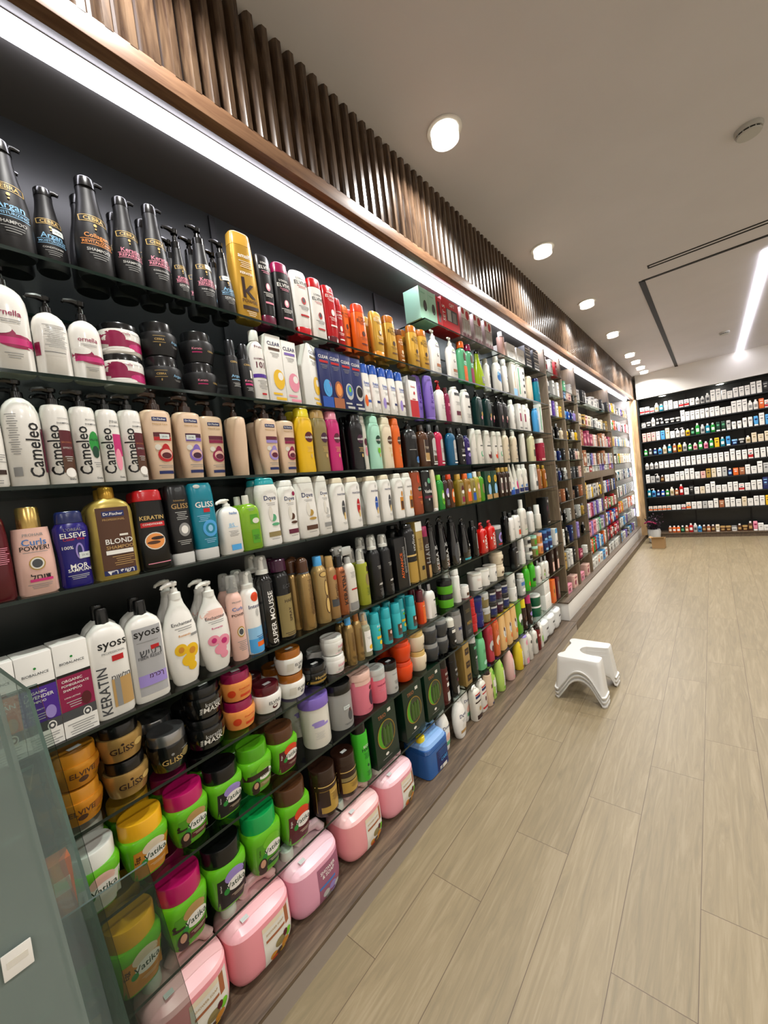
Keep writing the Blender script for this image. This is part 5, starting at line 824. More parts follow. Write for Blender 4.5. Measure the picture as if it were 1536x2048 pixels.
for y in (-.1, .915, 1.9, 2.9):
    b = MB(); b.box((-1.446, y, Z(-.1)), (.010, .024, 2.5), mat('black', .5)); part('wall_standard', b, near)
    b = MB()
    for k in '12345678': b.add([(-1.44, y-.003, SZ[k]-.009), (-1.25, y-.003, SZ[k]-.009), (-1.44, y-.003, SZ[k]-.018), (-1.44, y+.003, SZ[k]-.009), (-1.25, y+.003, SZ[k]-.009), (-1.44, y+.003, SZ[k]-.018)], [(0, 1, 2), (3, 5, 4), (1, 4, 5, 2), (0, 3, 4, 1)], mat('black', .5))
    part('shelf_brackets', b, near)
# ------------------------------------------------------------------ goods on the near shelving
SNAME = {'T': 'raised top shelf', '1': 'first shelf', '2': 'second shelf', '3': 'third shelf', '4': 'fourth shelf', '5': 'fifth shelf', '6': 'sixth shelf', '7': 'seventh shelf', '8': 'eighth shelf', 'D': 'bottom deck'}
LABELS = set()
def plural(c): return {'shampoo_bottle': 'shampoo bottles', 'pump_bottle': 'pump bottles', 'carton': 'cartons', 'cream_jar': 'cream jars', 'spray_can': 'spray cans'}.get(c, c.replace('_', ' ')+'s')
def uniq(desc, tail, n, tot):
    words = desc.split()
    lab = desc+(', %s such from left, %s' % (ORD[n], tail) if tot > 1 else ' on the '+tail)
    return ' '.join(lab.split())
def goods(rows):
    for s, line in rows.items():
        items = [t.split(':') for t in line.split()]
        cnt = {}; tot = {}
        for t in items:
            if t[0] in DES: dd = DES[t[0]]['desc']; tot[dd] = tot.get(dd, 0)+1
        for t in items:
            k = t[0]; y = float(t[1]); off = float(t[2]) if len(t) > 2 else 0
            if k not in DES: SPECIAL.append((k, y, off)); continue
            q = DES[k]; cnt[q['desc']] = cnt.get(q['desc'], 0)+1; n = cnt[q['desc']]; T = tot[q['desc']]
            xf = (FRONT-.012 if s != 'D' else -1.122)-off
            g = '%s on the %s' % (plural(q['kind']), SNAME[s])
            rz = math.pi/2+random.uniform(-.05, .05) if q['prof'] != 'box' and k not in ('trio',) else math.pi/2
            if k in ('w_sl',): rz += .5
            if k == 'cl_g': rz += .35
            xc = xf-q['d']/2
            above = 'T' if s == '1' and y > 1.9 else {'1': None, 'T': None, 'D': '8'}.get(s, str(int(s)-1) if s.isdigit() else None)
            gap = ((SZ[above]-.0095) if above else Z(1.14))-SZ[s]; sq = min(1.0, (gap-.002)/(q['h']*q['stack']))
            for i in range(q['stack']):
                pre = '' if q['stack'] == 1 else (('lower ', 'upper ')[i] if q['stack'] == 2 else ('bottom ', 'second ', 'third ', 'top ')[i])
                z = SZ[s]+i*(q['h']*sq+.0005)
                dx = 0 if i == 0 else random.uniform(-.004, .002)
                d = pre+q['desc']
                lab = uniq(d, SNAME[s], n, T)
                o = place(k, (xc+dx, y+(random.uniform(-.004, .004) if i else 0), z+.0003), rz+(random.uniform(-.2, .2) if i and q['prof'] != 'box' else 0), lab, g, None, sq)
            # the row standing behind
            if s in BACKROW and q['prof'] != 'box' and y < 2.0 and off < .02 and k not in NOBACK:
                xb = xc-q['d']-.012
                if xb-q['d']/2 > -1.435:
                    for i in range(max(1, q['stack']-(1 if s == '6' else 0))):
                        pre = '' if q['stack'] == 1 else ('lower ', 'upper ', 'third ', 'top ')[i]
                        lab = uniq(pre+q['desc'], SNAME[s]+' back row', n, T)
                        place(k, (xb, y+.008, SZ[s]+i*(q['h']*sq+.0005)+.0003), rz+.1, lab, g+', back row', None, sq)
BACKROW = '1345678'
NOBACK = {'wrat', 'amalfi', 'fi_s', 'elsv', 'curl4', 'w_bp', 'har', 'brj', 'brj2', 'bgj', 'cop', 'gwv', 'klo', 'w_sl', 'sil', 'gktb'}
SPECIAL = []
goods(ROWS)
# ------------------------------------------------------------------ jugs on the bottom deck
def jug(y, x, body, shell, labelart, label, group, w=.212, d=.16, h=.216, capc='white'):
    r = link('soap_jug', None, None, (x-d/2, y, SZ['D']+.0003), math.pi/2, label, 'jug', group); r.empty_display_size = .03
    W2, D2 = w/2, d/2
    Mb = mat(body, .32); Ms = mat(shell, .3)
    rings = [(0, W2*.68, D2*.64), (.004, W2*.79, D2*.75), (.014, W2*.9, D2*.87), (.03, W2*.965, D2*.95), (.055, W2, D2), (h*.7, W2*.985, D2*.99)]
    b = MB(); b.loft(rings, Mb, 3.3, 40); link('body', b.mesh('body'), r)
    b = MB(); b.loft([(h*.7, W2*.985, D2*.99), (h*.75, W2*.96, D2*.95, 0, .002), (h*.80, W2*.84, D2*.78, -.004, .012), (h*.85, W2*.66, D2*.5, -.012, .02), (h*.87, W2*.5, D2*.3, -.02, .022)], Ms, 3.3, 40)
    link('shoulder', b.mesh('shoulder'), r)
    b = MB(); b.tube([(.078*w/.212, .004, h*.70), (.082*w/.212, .008, h*.86), (.066*w/.212, .012, h*.96), (.034*w/.212, .016, h*.985), (.0, .018, h*.97), (-.016, .018, h*.86)], [.016, .016, .016, .015, .015, .016], Ms, 14, 1.1)
    link('handle', b.mesh('handle'), r)
    b = MB(); b.loft([(h*.84, .021, .021), (h*.86, .023, .023), (h*.985, .022, .022), (h, .019, .019)], mat(capc, .3), 2, 24, (-.062*w/.212, .012)); link('cap', b.mesh('cap'), r)
    a = Art(rings, 3.3, w, h*.7, 0); a.run(labelart); link('label', a.mb.mesh('label'), r)
    b = MB(); b.box((-.045*w/.212, -D2*.55, h*.838), (.022, .015, .001), mat(0xd8dada, .4)); o = link('price_tag', b.mesh('price_tag'), r)
    return r
FRUIT = 'r|.17|.5|.5|.82|offw;r|.12|.86|.4|.1|cream;r|.33|.72|.07|.36|copper;t|.12|.72|.3|SHOWER SOAP|tan;v|.05|.55|.001|.|copper;r|.12|.6|.32|.05|copper;e|.18|.36|.18|.18|olive;e|.06|.2|.12|.14|amber;e|.16|.16|.14|.16|brown;e|.26|.22|.14|.18|amber;e|.33|.36|.1|.16|lime;e|.08|.12|.1|.1|orr;e|.22|.1|.1|.1|yel;e|.27|.42|.08|.12|dred'
SOAP2 = 'r|.17|.5|.5|.82|0;t|.14|.76|.32|SHOWER|white;t|.14|.66|.26|& SOAP|white;r|.1|.46|.34|.05|steelb;e|.06|.26|.14|.16|lgrey;e|.2|.3|.16|.16|lil;e|.3|.22|.12|.16|lgrey;e|.12|.14|.14|.12|grey;e|.25|.12|.14|.12|lil'.replace('|0;', '|mauve;')
PAL['mauve'] = 0x9a5c74
ji = 0; wi = 0
for k, y, off in SPECIAL:
    if k == 'jug':
        c = [(0xf29aa4, 0xf0b8bc), (0xf29aa4, 0xf2b4bc), (0xe8a4bc, 0xecc0cc), (0xf0a0a4, 0xeec0c0), (0xf0a4b0, 0xeec0c8)][ji]
        lab = ['pink soap jug nearest the camera on the bottom deck', 'pink soap jug with fruit label, second from the camera', 'lilac pink soap jug with a mauve label on the bottom deck', 'pink soap jug with fruit label, fourth from the camera', 'pink soap jug right beside the blue canister'][ji]
        jug(y, -1.102, c[0], c[1], SOAP2 if ji == 2 else FRUIT, lab, 'soap jugs on the bottom deck'); ji += 1
    elif k == 'wjug':
        lab = ['white soap jug behind the dark red pump bottle', 'white soap jug in the middle of the three at the deck end', 'white soap jug touching the white plinth end'][wi]
        jug(y, -1.122, 0xdcdedc, 0xe8eaea, 'r|.15|.7|.4|.1|dgrey;l|.15|.55|.3|5|grey;r|.15|.2|.4|.16|choc', lab, 'white soap jugs', .17, .15, .215); wi += 1
    else:
        r = link('blue_canister', None, None, (-1.102-.075, y, SZ['D']+.0003), math.pi/2, 'blue canister with yellow cap and dark label on the bottom deck', 'canister'); r.empty_display_size = .03
        w, d = .19, .15; Mb = mat(0x2c5ea0, .3); Ms = mat(0x7ea6d8, .3)
        rings = [(0, w*.47, d*.46), (.004, w*.49, d*.49), (.13, w*.5, d*.5)]
        b = MB(); b.loft(rings, Mb, 7, 40)
        for i in range(4):
            z_ = .132+i*.006; b.loft([(z_, w*.49, d*.49), (z_+.002, w*.5, d*.5), (z_+.004, w*.49, d*.49)], Mb, 7, 40)
        link('body', b.mesh('body'), r)
        b = MB(); b.loft([(.155, w*.49, d*.49), (.17, w*.46, d*.44), (.183, w*.36, d*.3, .01, .01), (.186, w*.3, d*.2, .012, .01)], Ms, 5, 36); link('shoulder', b.mesh('shoulder'), r)
        b = MB(); b.tube([(.078, 0, .16), (.074, 0, .2), (.05, 0, .222), (.02, .01, .218), (0, .01, .18)], [.013, .013, .014, .013, .013], Ms, 12); link('handle', b.mesh('handle'), r)
        b = MB(); b.loft([(.172, .02, .02), (.176, .023, .023), (.2, .022, .022), (.203, .018, .018)], mat('lemon', .3), 2, 24, (-.055, -.012)); link('cap', b.mesh('cap'), r)
        a = Art(rings, 7, w, .13, 0); a.run('r|.16|.46|.56|.8|navy;l|.16|.8|.44|11|steelb;r|.02|.14|.1|.12|lgrey;r|.2|.12|.2|.14|offw;t|.2|.42|.3|CARE|sky'); link('label', a.mb.mesh('label'), r); r.scale = (1, 1, .93)
# ------------------------------------------------------------------ far shelving with perfume and gift sets
far = link('shelving_unit', None, None, (-1.29, 6.4, 0), 0, 'taupe wooden shelving of perfumes and gift sets on a white plinth', 'shelving'); far.empty_display_size = .05
XF = -1.14; CT_ = Z(-1.1986)
b = MB(); b.box((-1.475, 6.34, (CT_+Z(1.16))/2), (.05, 4.76, 1.16+1.1986), mat(0x383028, .5)); part('back_panel', b, far)
b = MB(); b.box((-1.271, 6.31, Z(-1.2051)), (.362, 5.06, .013), M_DECK, .001); part('counter_top', b, far)
b = MB(); b.box((-1.272, 6.315, (Z(-1.370)+Z(-1.212))/2), (.356, 5.05, .158), M_WBOX, .001); part('plinth_box', b, far)
b = MB(); b.box((-1.265, 6.31, Z(-1.370)/2), (.462, 5.06, Z(-1.370)-.0005), M_DECK); part('kick_board', b, far)
def post(y, z0, z1, t=.032, M=M_POST, x1=XF):
    b = MB(); b.box(((-1.449+x1)/2, y, (z0+z1)/2), (1.449+x1, t, z1-z0), M, .001); part('upright', b, far)
for y in (3.975, 4.47, 5.03): post(y, CT_, Z(1.1435))
post(6.95, CT_, Z(1.1435), .02)
post(6.0, CT_, Z(-.14), .03)
b = MB(); b.box((-1.3, 5.99, Z(-.1)), (.30, 1.9, .09), M_POST, .001); part('rail_board', b, far)
b = MB(); b.box((-1.08, 8.79, (Z(-1.370)+Z(1.12))/2), (.14, .11, 2.49), M_OAK, .002); part('end_board', b, far)
b = MB(); b.box((-1.3, 8.82, (CT_+Z(1.158))/2), (.29, .04, Z(1.158)-CT_), M_WALL); part('end_panel', b, far)
C1 = [.94, .735, .53, .315, .105, -.09, -.3, -.51, -.72, -.95]
UP = [.78, .5, .26, .02]; LO = [-.36, -.58, -.8, -1.0]; LA = [.8, .53, .28, .01, -.25, -.51, -.75, -.97]
cells = []
for j, (y0, y1) in enumerate(((3.993, 4.452), (4.488, 5.012))):
    for i, z in enumerate(C1): gshelf(far, y0, y1, Z(z)-(.12 if j and i == 0 else 0)); cells.append(('c%d' % (j+1), i, y0, y1, Z(z)-(.12 if j and i == 0 else 0)))
    cells.append(('c%d' % (j+1), 10, y0, y1, CT_))
for i, z in enumerate(UP): gshelf(far, 5.048, 6.938, Z(z)); cells.append(('up', i, 5.05, 6.93, Z(z)))
cells.append(('up', 4, 5.06, 6.93, Z(-.055)))
for (y0, y1, nm) in ((5.048, 5.982, 'lo'), (6.018, 6.938, 'lp')):
    for i, z in enumerate(LO): gshelf(far, y0, y1, Z(z)); cells.append((nm, i, y0+.01, y1-.01, Z(z)))
    cells.append((nm, 4, y0+.01, y1-.01, CT_))
for i, z in enumerate(LA): gshelf(far, 6.962, 8.72, Z(z)); cells.append(('la', i, 6.98, 8.66, Z(z)))
cells.append(('la', 8, 6.98, 8.5, CT_))
CC = dict(W=('white', 'white', 'grey'), w=('offw', 'offwhite', 'tan'), K=('black', 'black', 'lgrey'), R=('red', 'red', 'white'), P=('pink', 'pink', 'mag'), G=('green', 'green', 'white'),
          g=('dgreen', 'dark green', 'seag'), B=('blue', 'blue', 'white'), S=('sky', 'sky blue', 'navy'), N=('brown', 'brown', 'tan'), O=('orange', 'orange', 'white'), Y=('yel', 'yellow', 'brown'),
          L=('lil', 'lilac', 'purple'), V=('purple', 'purple', 'lil'), M=('mag', 'crimson', 'pink'), T=('teal', 'teal', 'white'), C=('cream', 'cream', 'olive'), D=('dgrey', 'dark grey', 'lgrey'),
          A=('gold', 'gold', 'choc'), H=('blush', 'blush pink', 'mag'), E=('lgrey', 'grey', 'dgrey'), F=('navy', 'navy', 'ltb'), I=('seag', 'sea green', 'white'), J=('white', 'white and red', 'red'), Q=('offw', 'white and orange', 'orange'), X=('copper', 'copper', 'cream'))
KN = dict(c=('carton', 'carton'), b=('lotion_bottle', 'bottle'), p=('perfume_bottle', 'bottle'), j=('cream_jar', 'jar'), t=('cream_tube', 'tube'), k=('gift_carton', 'carton'), m=('pump_bottle', 'bottle'))
def gen(kind, c, sz):
    key = 'g'+kind+c+str(sz)
    if key in DES: return key
    col, cn, ac = CC[c]; nm, word = KN[kind]
    h = [.085, .12, .155, .19][sz]
    if kind == 'c': D(key, nm, 'carton', ('small ', '', 'tall ', 'very tall ')[sz]+cn+' carton', .058+.006*(sz == 1), .05, h, 'box', 2, 1, col, '', ('r|0|.28|1|.3|%s;' % ac if c in 'JQ' else '')+'r|0|.8|.7|.07|%s;r|0|.55|.5|.12|%s;l|0|.4|.6|3|%s' % (ac, ac if c not in 'JQ' else 'dgrey', 'grey'), .45)
    if kind == 'k': D(key, nm, 'carton', ('small ', '', 'tall ', 'very tall ')[sz]+cn+' gift carton', .13, .07, h, 'box', 2, 1, col, '', 'r|0|.82|.6|.1|%s;e|-.1|.42|.5|.4|%s;e|.2|.36|.2|.3|%s' % (ac, ac, 'offw'), .35)
    if kind == 'b': D(key, nm, 'bottle', ('small ', '', 'tall ', 'very tall ')[sz]+cn+' bottle', .056, .042, h, 'shoulder', 2.6, .84, col, 'cyl:white:.5', 'r|0|.45|.66|.36|%s' % ac, .25)
    if kind == 'm': D(key, nm, 'bottle', ('small ', '', 'tall ', 'very tall ')[sz]+cn+' pump bottle', .06, .044, h, 'shoulder', 2.6, .76, col, 'pump:white', 'r|0|.45|.66|.36|%s' % ac, .25)
    if kind == 'p': D(key, nm, 'perfume', ('small ', '', 'tall ', 'very tall ')[sz]+cn+' perfume bottle', .06, .035, h, 'shoulder', 6, .8, col, 'cyl:silver:.4:.9', 'r|0|.4|.5|.2|%s' % ac, .1)
    if kind == 'j': D(key, nm, 'jar', ('small ', '', 'tall ', 'very tall ')[sz]+cn+' jar', .07, .06, h*.75, 'pot', 2, .7, col, 'lid:%s:1' % ac, 'r|0|.5|.6|.4|%s' % ac, .25)
    if kind == 't': D(key, nm, 'tube', ('small ', '', 'tall ', 'very tall ')[sz]+cn+' tube', .055, .035, h, 'inv', 2.4, .86, col, 'under:white', 'r|0|.6|.6|.2|%s;l|0|.4|.5|3|grey' % ac, .3)
    return key
LOOK = {'c1': ['bJ2 cW2 cR2', 'bE2 cE3 cW3', 'cW2 cV2 cW2 cY1', 'pK1 pK2 pC1', 'pE1 pF1 cK1', 'cK2 pF1 pK1 bE1', 'cN1 cX1 pK1', 'bK2 pK1 cE1', 'cW2 pK2 cF2', 'cA2 cE2 cW2 cK2', 'kP0 kH1'],
        'c2': ['cI1 cE1', 'kF2 kH2 cK2', 'pS1 pB1 pF1 pL1', 'pY1 pK1 pC1 pY1', 'bW1 pK1 cK1 pH1 pC1', 'cK1 cD1 cK1 cH1', 'cN0 cK1 cX1', 'pK1 cE1 pA1', 'cL2 pK1', 'kM0 cW0', 'kP0 kH1'],
        'up': ['kT2 kW2 cK2 cK2 kW2 kE1 kW1', 'kH2 kC2 kA2 kH2 kC2 kE2 kD1 kW2 kW1', 'cH3 cX3 kM2 kM3 kM2 cH2 cW2 cH2 cN2 cX2 cE1', 'cE2 kX3 kE2 cF2 cL2 cH2 cW2 cN2 cX2 cC2 cN2 cE2', 'kC1 kW1 kR1 cW1 cE1 cW1 kE1 kL1 kV1'],
        'lo': ['cY3 cC2 cE2 cW2 pY2 kE2 bK1', 'cL2 cW2 cP2 cM2 cL2 cE2 cV2 cL2 cW1', 'kP2 cL2 kP2 cW2 cE2 cI2 kE1', 'cJ2 cO2 cG2 cR2 cS2 cB2 cW2 kS1', 'kW1 kW1 kQ1 kW1 kS1 kJ1'],
        'lp': ['kE2 cW2 cB2 cR2 cB2 cN2 cK2', 'kJ1 cR2 cI1 kR1 cG1 kC1', 'kJ2 kB2 kR2 cW1', 'kM2 cK1 kR2 cJ1', 'kW1 kE1 cW1'],
        'la': ['bC2 bV2 bC2 cY2 cA1 cW2 cK1 jN1 jW1 cD1 cW1 bE1', 'cW2 bW1 bG2 cO2 cR2 cJ2 cK1 cW2 cL1 cW2 cM1', 'cY1 cA1 cC2 cV1 cW2 cE2 cS1 cE2 cW2 cE1 cE1', 'bW2 kW1 cK2 cC2 cG1 cY2 cC2 cC2 cC2 cW2', 'jM1 bK2 bW2 bT2 bK2 cW2 cE2 kE2 cF2', 'bW2 cW2 cK2 cW2 cJ2 cW2 cK2 cE2 cW2 cB2', 'kO2 kO2 cY2 cO1 kE2 kE2 cW2 cE2', 'kW1 cE1 cW1 kS1 kE2 cV1 kE1', 'kS1 kE1 kW1 cV1 cL1 kK1']}
ZN = {'c1': 'first narrow column', 'c2': 'second narrow column', 'up': 'wide upper bay', 'lo': 'lower middle bay', 'lp': 'lower right bay', 'la': 'end bay'}
def row_of(spec, a0, a1, fit):
    toks = spec.split(); ks = [gen(t[0], t[1], int(t[2])) for t in toks]; tot = sum(DES[k]['w'] for k in ks); gap = (a1-a0-tot)/len(ks)
    while gap < .003 and len(ks) > 1: ks.pop(); tot = sum(DES[k]['w'] for k in ks); gap = (a1-a0-tot)/len(ks)
    if fit:
        i = 0; n0 = len(ks)
        while gap > .03: k = ks[(i*5+1) % n0]; ks.append(k); i += 1; tot += DES[k]['w']; gap = (a1-a0-tot)/len(ks)
        if gap < .003: ks.pop(); tot = sum(DES[k]['w'] for k in ks); gap = (a1-a0-tot)/len(ks)
    a = a0+gap/2; out = []
    for k in ks: out.append((k, a+DES[k]['w']/2)); a += DES[k]['w']+gap
    return out
for nm, i, y0, y1, z in cells:
    L = LOOK[nm]; zt = min([c[4] for c in cells if c[0] == nm and c[4] > z+.02]+[Z(1.12) if nm[0] != 'l' or nm == 'la' else Z(-.15)])-.012
    row = row_of(L[i], y0+.005, y1-.005, nm in ('up', 'lo', 'lp', 'la'))
    for n, (k, y) in enumerate(row):
        q = DES[k]; kk = k
        sz = int(k[-1])
        while sz > 0 and DES[kk]['h'] > zt-z-.004: sz -= 1; kk = gen(k[1], k[2], sz)
        q = DES[kk]
        lean = nm == 'up' and i in (0, 1) and k[1] == 'k'
        lab = '%s, %s from left, row %s of the %s' % (q['desc'], ORD[n+1], ORD[i+1] if False else ORD[i+1], ZN[nm])
        lab = lab.replace('row %s of' % ORD[i+1], '%s row of' % ORD[i+1])
        place(kk, (XF-.012-q['d']/2-(.03 if lean else 0), y, z+.0003), math.pi/2+(random.uniform(-.25, .1) if lean else random.uniform(-.04, .04)), lab, 'goods in the %s' % ZN[nm], {'carton': 'perfume_carton'}.get(q['kind']))
# ------------------------------------------------------------------ back wall shelving
bw = link('shelving_unit', None, None, (1.1, 9.1, 0), 0, 'charcoal wall shelving of medicine cartons across the back wall', 'shelving'); bw.empty_display_size = .05
b = MB(); b.box((1.1, 9.27, (Z(-1.36)+Z(1.13))/2), (4.2, .04, 2.49), M_BACK); part('back_panel', b, bw)
b = MB(); b.box((1.1, 9.05, Z(-1.368)), (4.2, .39, .016), M_DECK); part('deck', b, bw)
b = MB(); b.box((1.1, 9.06, Z(-1.377)/2), (4.2, .37, Z(-1.377)), M_DECK); part('plinth', b, bw)
b = MB(); b.box((-1.0, 9.06, (Z(-1.36)+Z(1.13))/2), (.02, .38, 2.49), M_BACK); part('side_panel', b, bw)
BZ = [.855, .607, .345, .085, -.17, -.42, -.685, -.945]
for z in BZ:
    b = MB(); b.box((1.105, 9.075, Z(z)-.010), (4.18, .35, .018), mat(0x202426, .3)); part('shelf', b, bw)
for x in (-.29, .46):
    b = MB(); b.box((x, 9.243, Z(-.1)), (.02, .012, 2.4), mat('black', .5)); part('wall_standard', b, bw)
BR = ['cJ1 cJ1 cJ0 bC2 bT1 tW2 cW2 cW1 cJ1 cJ1 cW1 bW1 bE1 bE2 cW3 cW3 cW2 cW1 cW2 cW2 cW2 cW3 cW3 cK2 cK2 cK2 cM2',
      'jW1 jK1 bW2 bK1 mK1 jK1 jK1 jK1 cW3 cW2 cW2 cW2 cW2 tW2 cW2 cW2 cW1 cW1 cW3 cW3 cW3 bW2 bW2 cO2 cJ1 cW2 cW3 mE2',
      'cH2 cH2 cH2 cW2 cS2 cC3 cW1 mW2 mW2 bY1 bg1 bG3 bE2 bT2 bG2 tg2 tg2 tE2 tW1 tW1 tW2 tW2 tS2 cW3 cS2 bW2 mW2 cW2',
      'bG1 bD1 bF1 bS1 bC2 bT2 bX2 bY2 bE2 bG1 bH1 bG2 bP1 bG2 cY2 bT2 tS2 jF1 jK1 bC1 cC2 cC1 cC2 cC3 cC2 cD1',
      'bW1 bW1 bW1 cW1 cW1 cW1 cW1 cW2 cW2 cW2 cW2 cW2 cW2 cW2 cW2 cW2 cW3 cW2 cW2 cJ2 cW2 cW2 cW2 cW2 tW2 cK2',
      'cW2 cE1 mE2 bN1 cW1 cW1 cW2 cW2 cW3 cW3 cW1 cH1 cA2 cC2 cW2 cE2 bF1 cO1 cX1 cW2 cW1 cW3 cE2 bN2 tW1 cN2 bg2',
      'bT2 mS2 bF1 bB1 bG1 bC2 bX1 bR3 cW1 cK2 cW1 cC1 cW2 cW3 cW1 cW1 cW2 cW2 cJ1 cW1 cW2 cW2 cF3 mM2 cP1 cL1 cV2',
      'cQ0 cQ0 cQ0 cQ0 cQ0 cW0 cW0 cJ0 cQ1 cW1 cW1 cE1 cW1 cW2 cX1 cW2 cW2 cW1 cC2 cW1 cW2 cW2 cY2 cC2 cC2 bF1 bW2',
      'bX1 bO1 bO1 bg1 bX1 bR2 bE2 bS1 bN1 bX1 bN1 tC1 jN1 jN1 jW1 bN1 jN1 bN2 tP2 cW1 cW0 cW0 cW1 cW1 cW0 cW0 cC1']
for i, sp in enumerate(BR):
    z = Z(BZ[i]) if i < 8 else Z(-1.36)
    x0 = -.975 if i < 8 else -.70
    row = row_of(sp, x0, .97, True)
    rn = ('the back wall %s shelf' % ORD[i+1]) if i < 8 else 'the back wall floor deck'
    lim = (Z(BZ[i-1]) if i else Z(1.12))-z-.024
    for n, (k, x) in enumerate(row):
        kk = k; sz = int(k[-1])
        while sz > 0 and DES[kk]['h'] > lim: sz -= 1; kk = gen(k[1], k[2], sz)
        q = DES[kk]
        place(kk, (x, 8.91+q['d']/2, z+.0003), random.uniform(-.05, .05), '%s, %s from left on %s' % (q['desc'], ORD[n+1], rn), 'goods on %s' % rn, {'carton': 'medicine_carton', 'gift_carton': 'medicine_carton'}.get(q['kind']))
# ------------------------------------------------------------------ corner: cardboard box and dark dried bouquet
r = link('cardboard_box', None, None, (-.76, 7.86, 0), -.04, 'brown cardboard box on the floor in the far corner', 'box'); r.empty_display_size = .05
cm_ = panelmat('cardboard', 0xa8875c, .8)
b = MB(); w, d, h, t = .17, .16, .165, .004
for c, s in (((0, -d/2, h/2), (w, t, h)), ((0, d/2, h/2), (w, t, h)), ((-w/2, 0, h/2), (t, d, h)), ((w/2, 0, h/2), (t, d, h)), ((0, 0, t/2), (w, d, t))): b.box(c, s, cm_)
link('body', b.mesh('body'), r)
for c, s in (((0, -d/2-.02, h+.012), (w, .05, t)), ((-w/2-.02, 0, h+.008), (.05, d, t))):
    b = MB(); b.box((0, 0, 0), s, cm_); o = link('flap', b.mesh('flap'), r, c); o.rotation_euler = (-.5 if c[0] == 0 else 0, .45 if c[0] else 0, 0)
r = link('dried_bouquet', None, None, (-.86, 8.35, 0), 0, 'dark bouquet of dried leaves and ribbon standing in the far corner', 'bouquet'); r.empty_display_size = .05
b = MB(); b.loft([(0, .06, .06), (.02, .08, .08), (.2, .1, .1), (.24, .09, .09)], mat('lgrey', .3), 2, 24); link('bucket', b.mesh('bucket'), r)
b = MB(); rnd = random.Random(3); lf = mat('blk2', .5); lf2 = mat('plum', .5)
for i in range(60):
    a = rnd.uniform(0, 6.28); e = rnd.uniform(.05, .16); hh = rnd.uniform(.3, .5)
    p0 = Vector((.03*math.cos(a), .03*math.sin(a), .2)); p1 = Vector((e*math.cos(a), e*math.sin(a), hh)); b.tube([p0, (p0+p1)/2+Vector((0, 0, .02)), p1], .003, lf, 5)
    for j in range(5):
        q = p0.lerp(p1, .4+.14*j); dx = Vector((rnd.uniform(-1, 1), rnd.uniform(-1, 1), rnd.uniform(-.2, 1))).normalized()*.035; sd = dx.cross(Vector((0, 0, 1))).normalized()*.012
        b.add([q, q+dx*.5+sd, q+dx, q+dx*.5-sd], [(0, 1, 2, 3)], lf if j % 2 else lf2)
link('dried_leaves', b.mesh('dried_leaves'), r)
b = MB(); b.tube([(-.12, -.09, .36), (-.06, -.12, .39), (0, -.1, .37), (.05, -.12, .35)], .014, mat('mag', .4), 8); link('ribbon', b.mesh('ribbon'), r)
# ------------------------------------------------------------------ stack of three white stools
def stool_mesh():
    h = .212; W_, L_ = .295, .385
    P = []
    # outline of a C open towards +x : (u, v, foot height factor)
    def arc(cx, cy, r, a0, a1, n): return [(cx+r*math.cos(math.radians(a0+(a1-a0)*i/(n-1))), cy+r*math.sin(math.radians(a0+(a1-a0)*i/(n-1)))) for i in range(n)]
    c = .10
    P += arc(c, c, c, 180, 270, 5)            # front left corner
    P += [(.25+.06*i, 0) for i in range(10)]
    P += arc(1-.07, .07, .07, 270, 360, 5)
    P += [(1, .12), (1, .2), (.99, .26), (.93, .285)]
    for i in range(13):                        # the rounded bay in the open side
        a = math.radians(-75-30*i/12*5); P.append((.74+.34*math.cos(a), .5+.215*math.sin(a)))
    P += [(.93, .715), (.99, .74), (1, .8), (1, .88)]
    P += arc(1-.07, .93, .07, 0, 90, 5)
    P += [(.79-.06*i, 1) for i in range(10)]
    P += arc(c, 1-c, c, 90, 180, 5)
    P += [(.02, .82), (.08, .76), (.10, .7), (.09, .6), (.085, .5), (.09, .4), (.10, .3), (.08, .24), (.02, .18)]
    def arch(u, v):
        # zero at the feet, raised between them
        f = 0
        if v < .1 or v > .9: f = max(0, 1-((u-.53)/.33)**2)
        elif u < .15: f = max(0, 1-((v-.5)/.34)**2)
        elif u < .97: f = max(0, 1-((u-.62)/.34)**2)*.95
        return h*.62*math.sqrt(f) if f > 0 else 0
    mb = MB(); M_ = mat(0xd9d8d4, .3, 0, 0, 0, .2); n = len(P); R = 9
    vs = []
    def pos(u, v, fl, z):
        s = 1-.14*(z/h); x = (u-.5)*W_; y = (v-.5)*L_
        x *= s*(1+fl); y *= s*(1+fl); return (x, y, z)
    for j in range(R):
        for (u, v) in P:
            zb = arch(u, v); z = zb+(h-.006-zb)*(j-2)/(R-3) if j > 1 else zb+.011*j
            if j == 2: z = zb+.013
            vs.append(pos(u, v, .05 if j < 2 else 0, z))
    for (u, v) in P: vs.append(pos(.5+(u-.5)*.985, .5+(v-.5)*.985, 0, h))
    fs = [(j*n+k, j*n+(k+1) % n, (j+1)*n+(k+1) % n, (j+1)*n+k) for j in range(R) for k in range(n)]
    fs.append([R*n+k for k in range(n)])
    me = bpy.data.meshes.new('stool'); bm = bmesh.new()
    V = [bm.verts.new(v) for v in vs]
    for f in fs:
        try: bm.faces.new([V[i] for i in f])
        except ValueError: pass
    bmesh.ops.recalc_face_normals(bm, faces=bm.faces[:])
    big = [f for f in bm.faces if len(f.verts) > 6]; bmesh.ops.triangulate(bm, faces=big)
    for f in bm.faces: f.smooth = abs(f.normal.z) < .7
    bm.to_mesh(me); bm.free(); me.materials.append(M_); me.set_sharp_from_angle(angle=math.radians(45))
    return me
sm = stool_mesh()
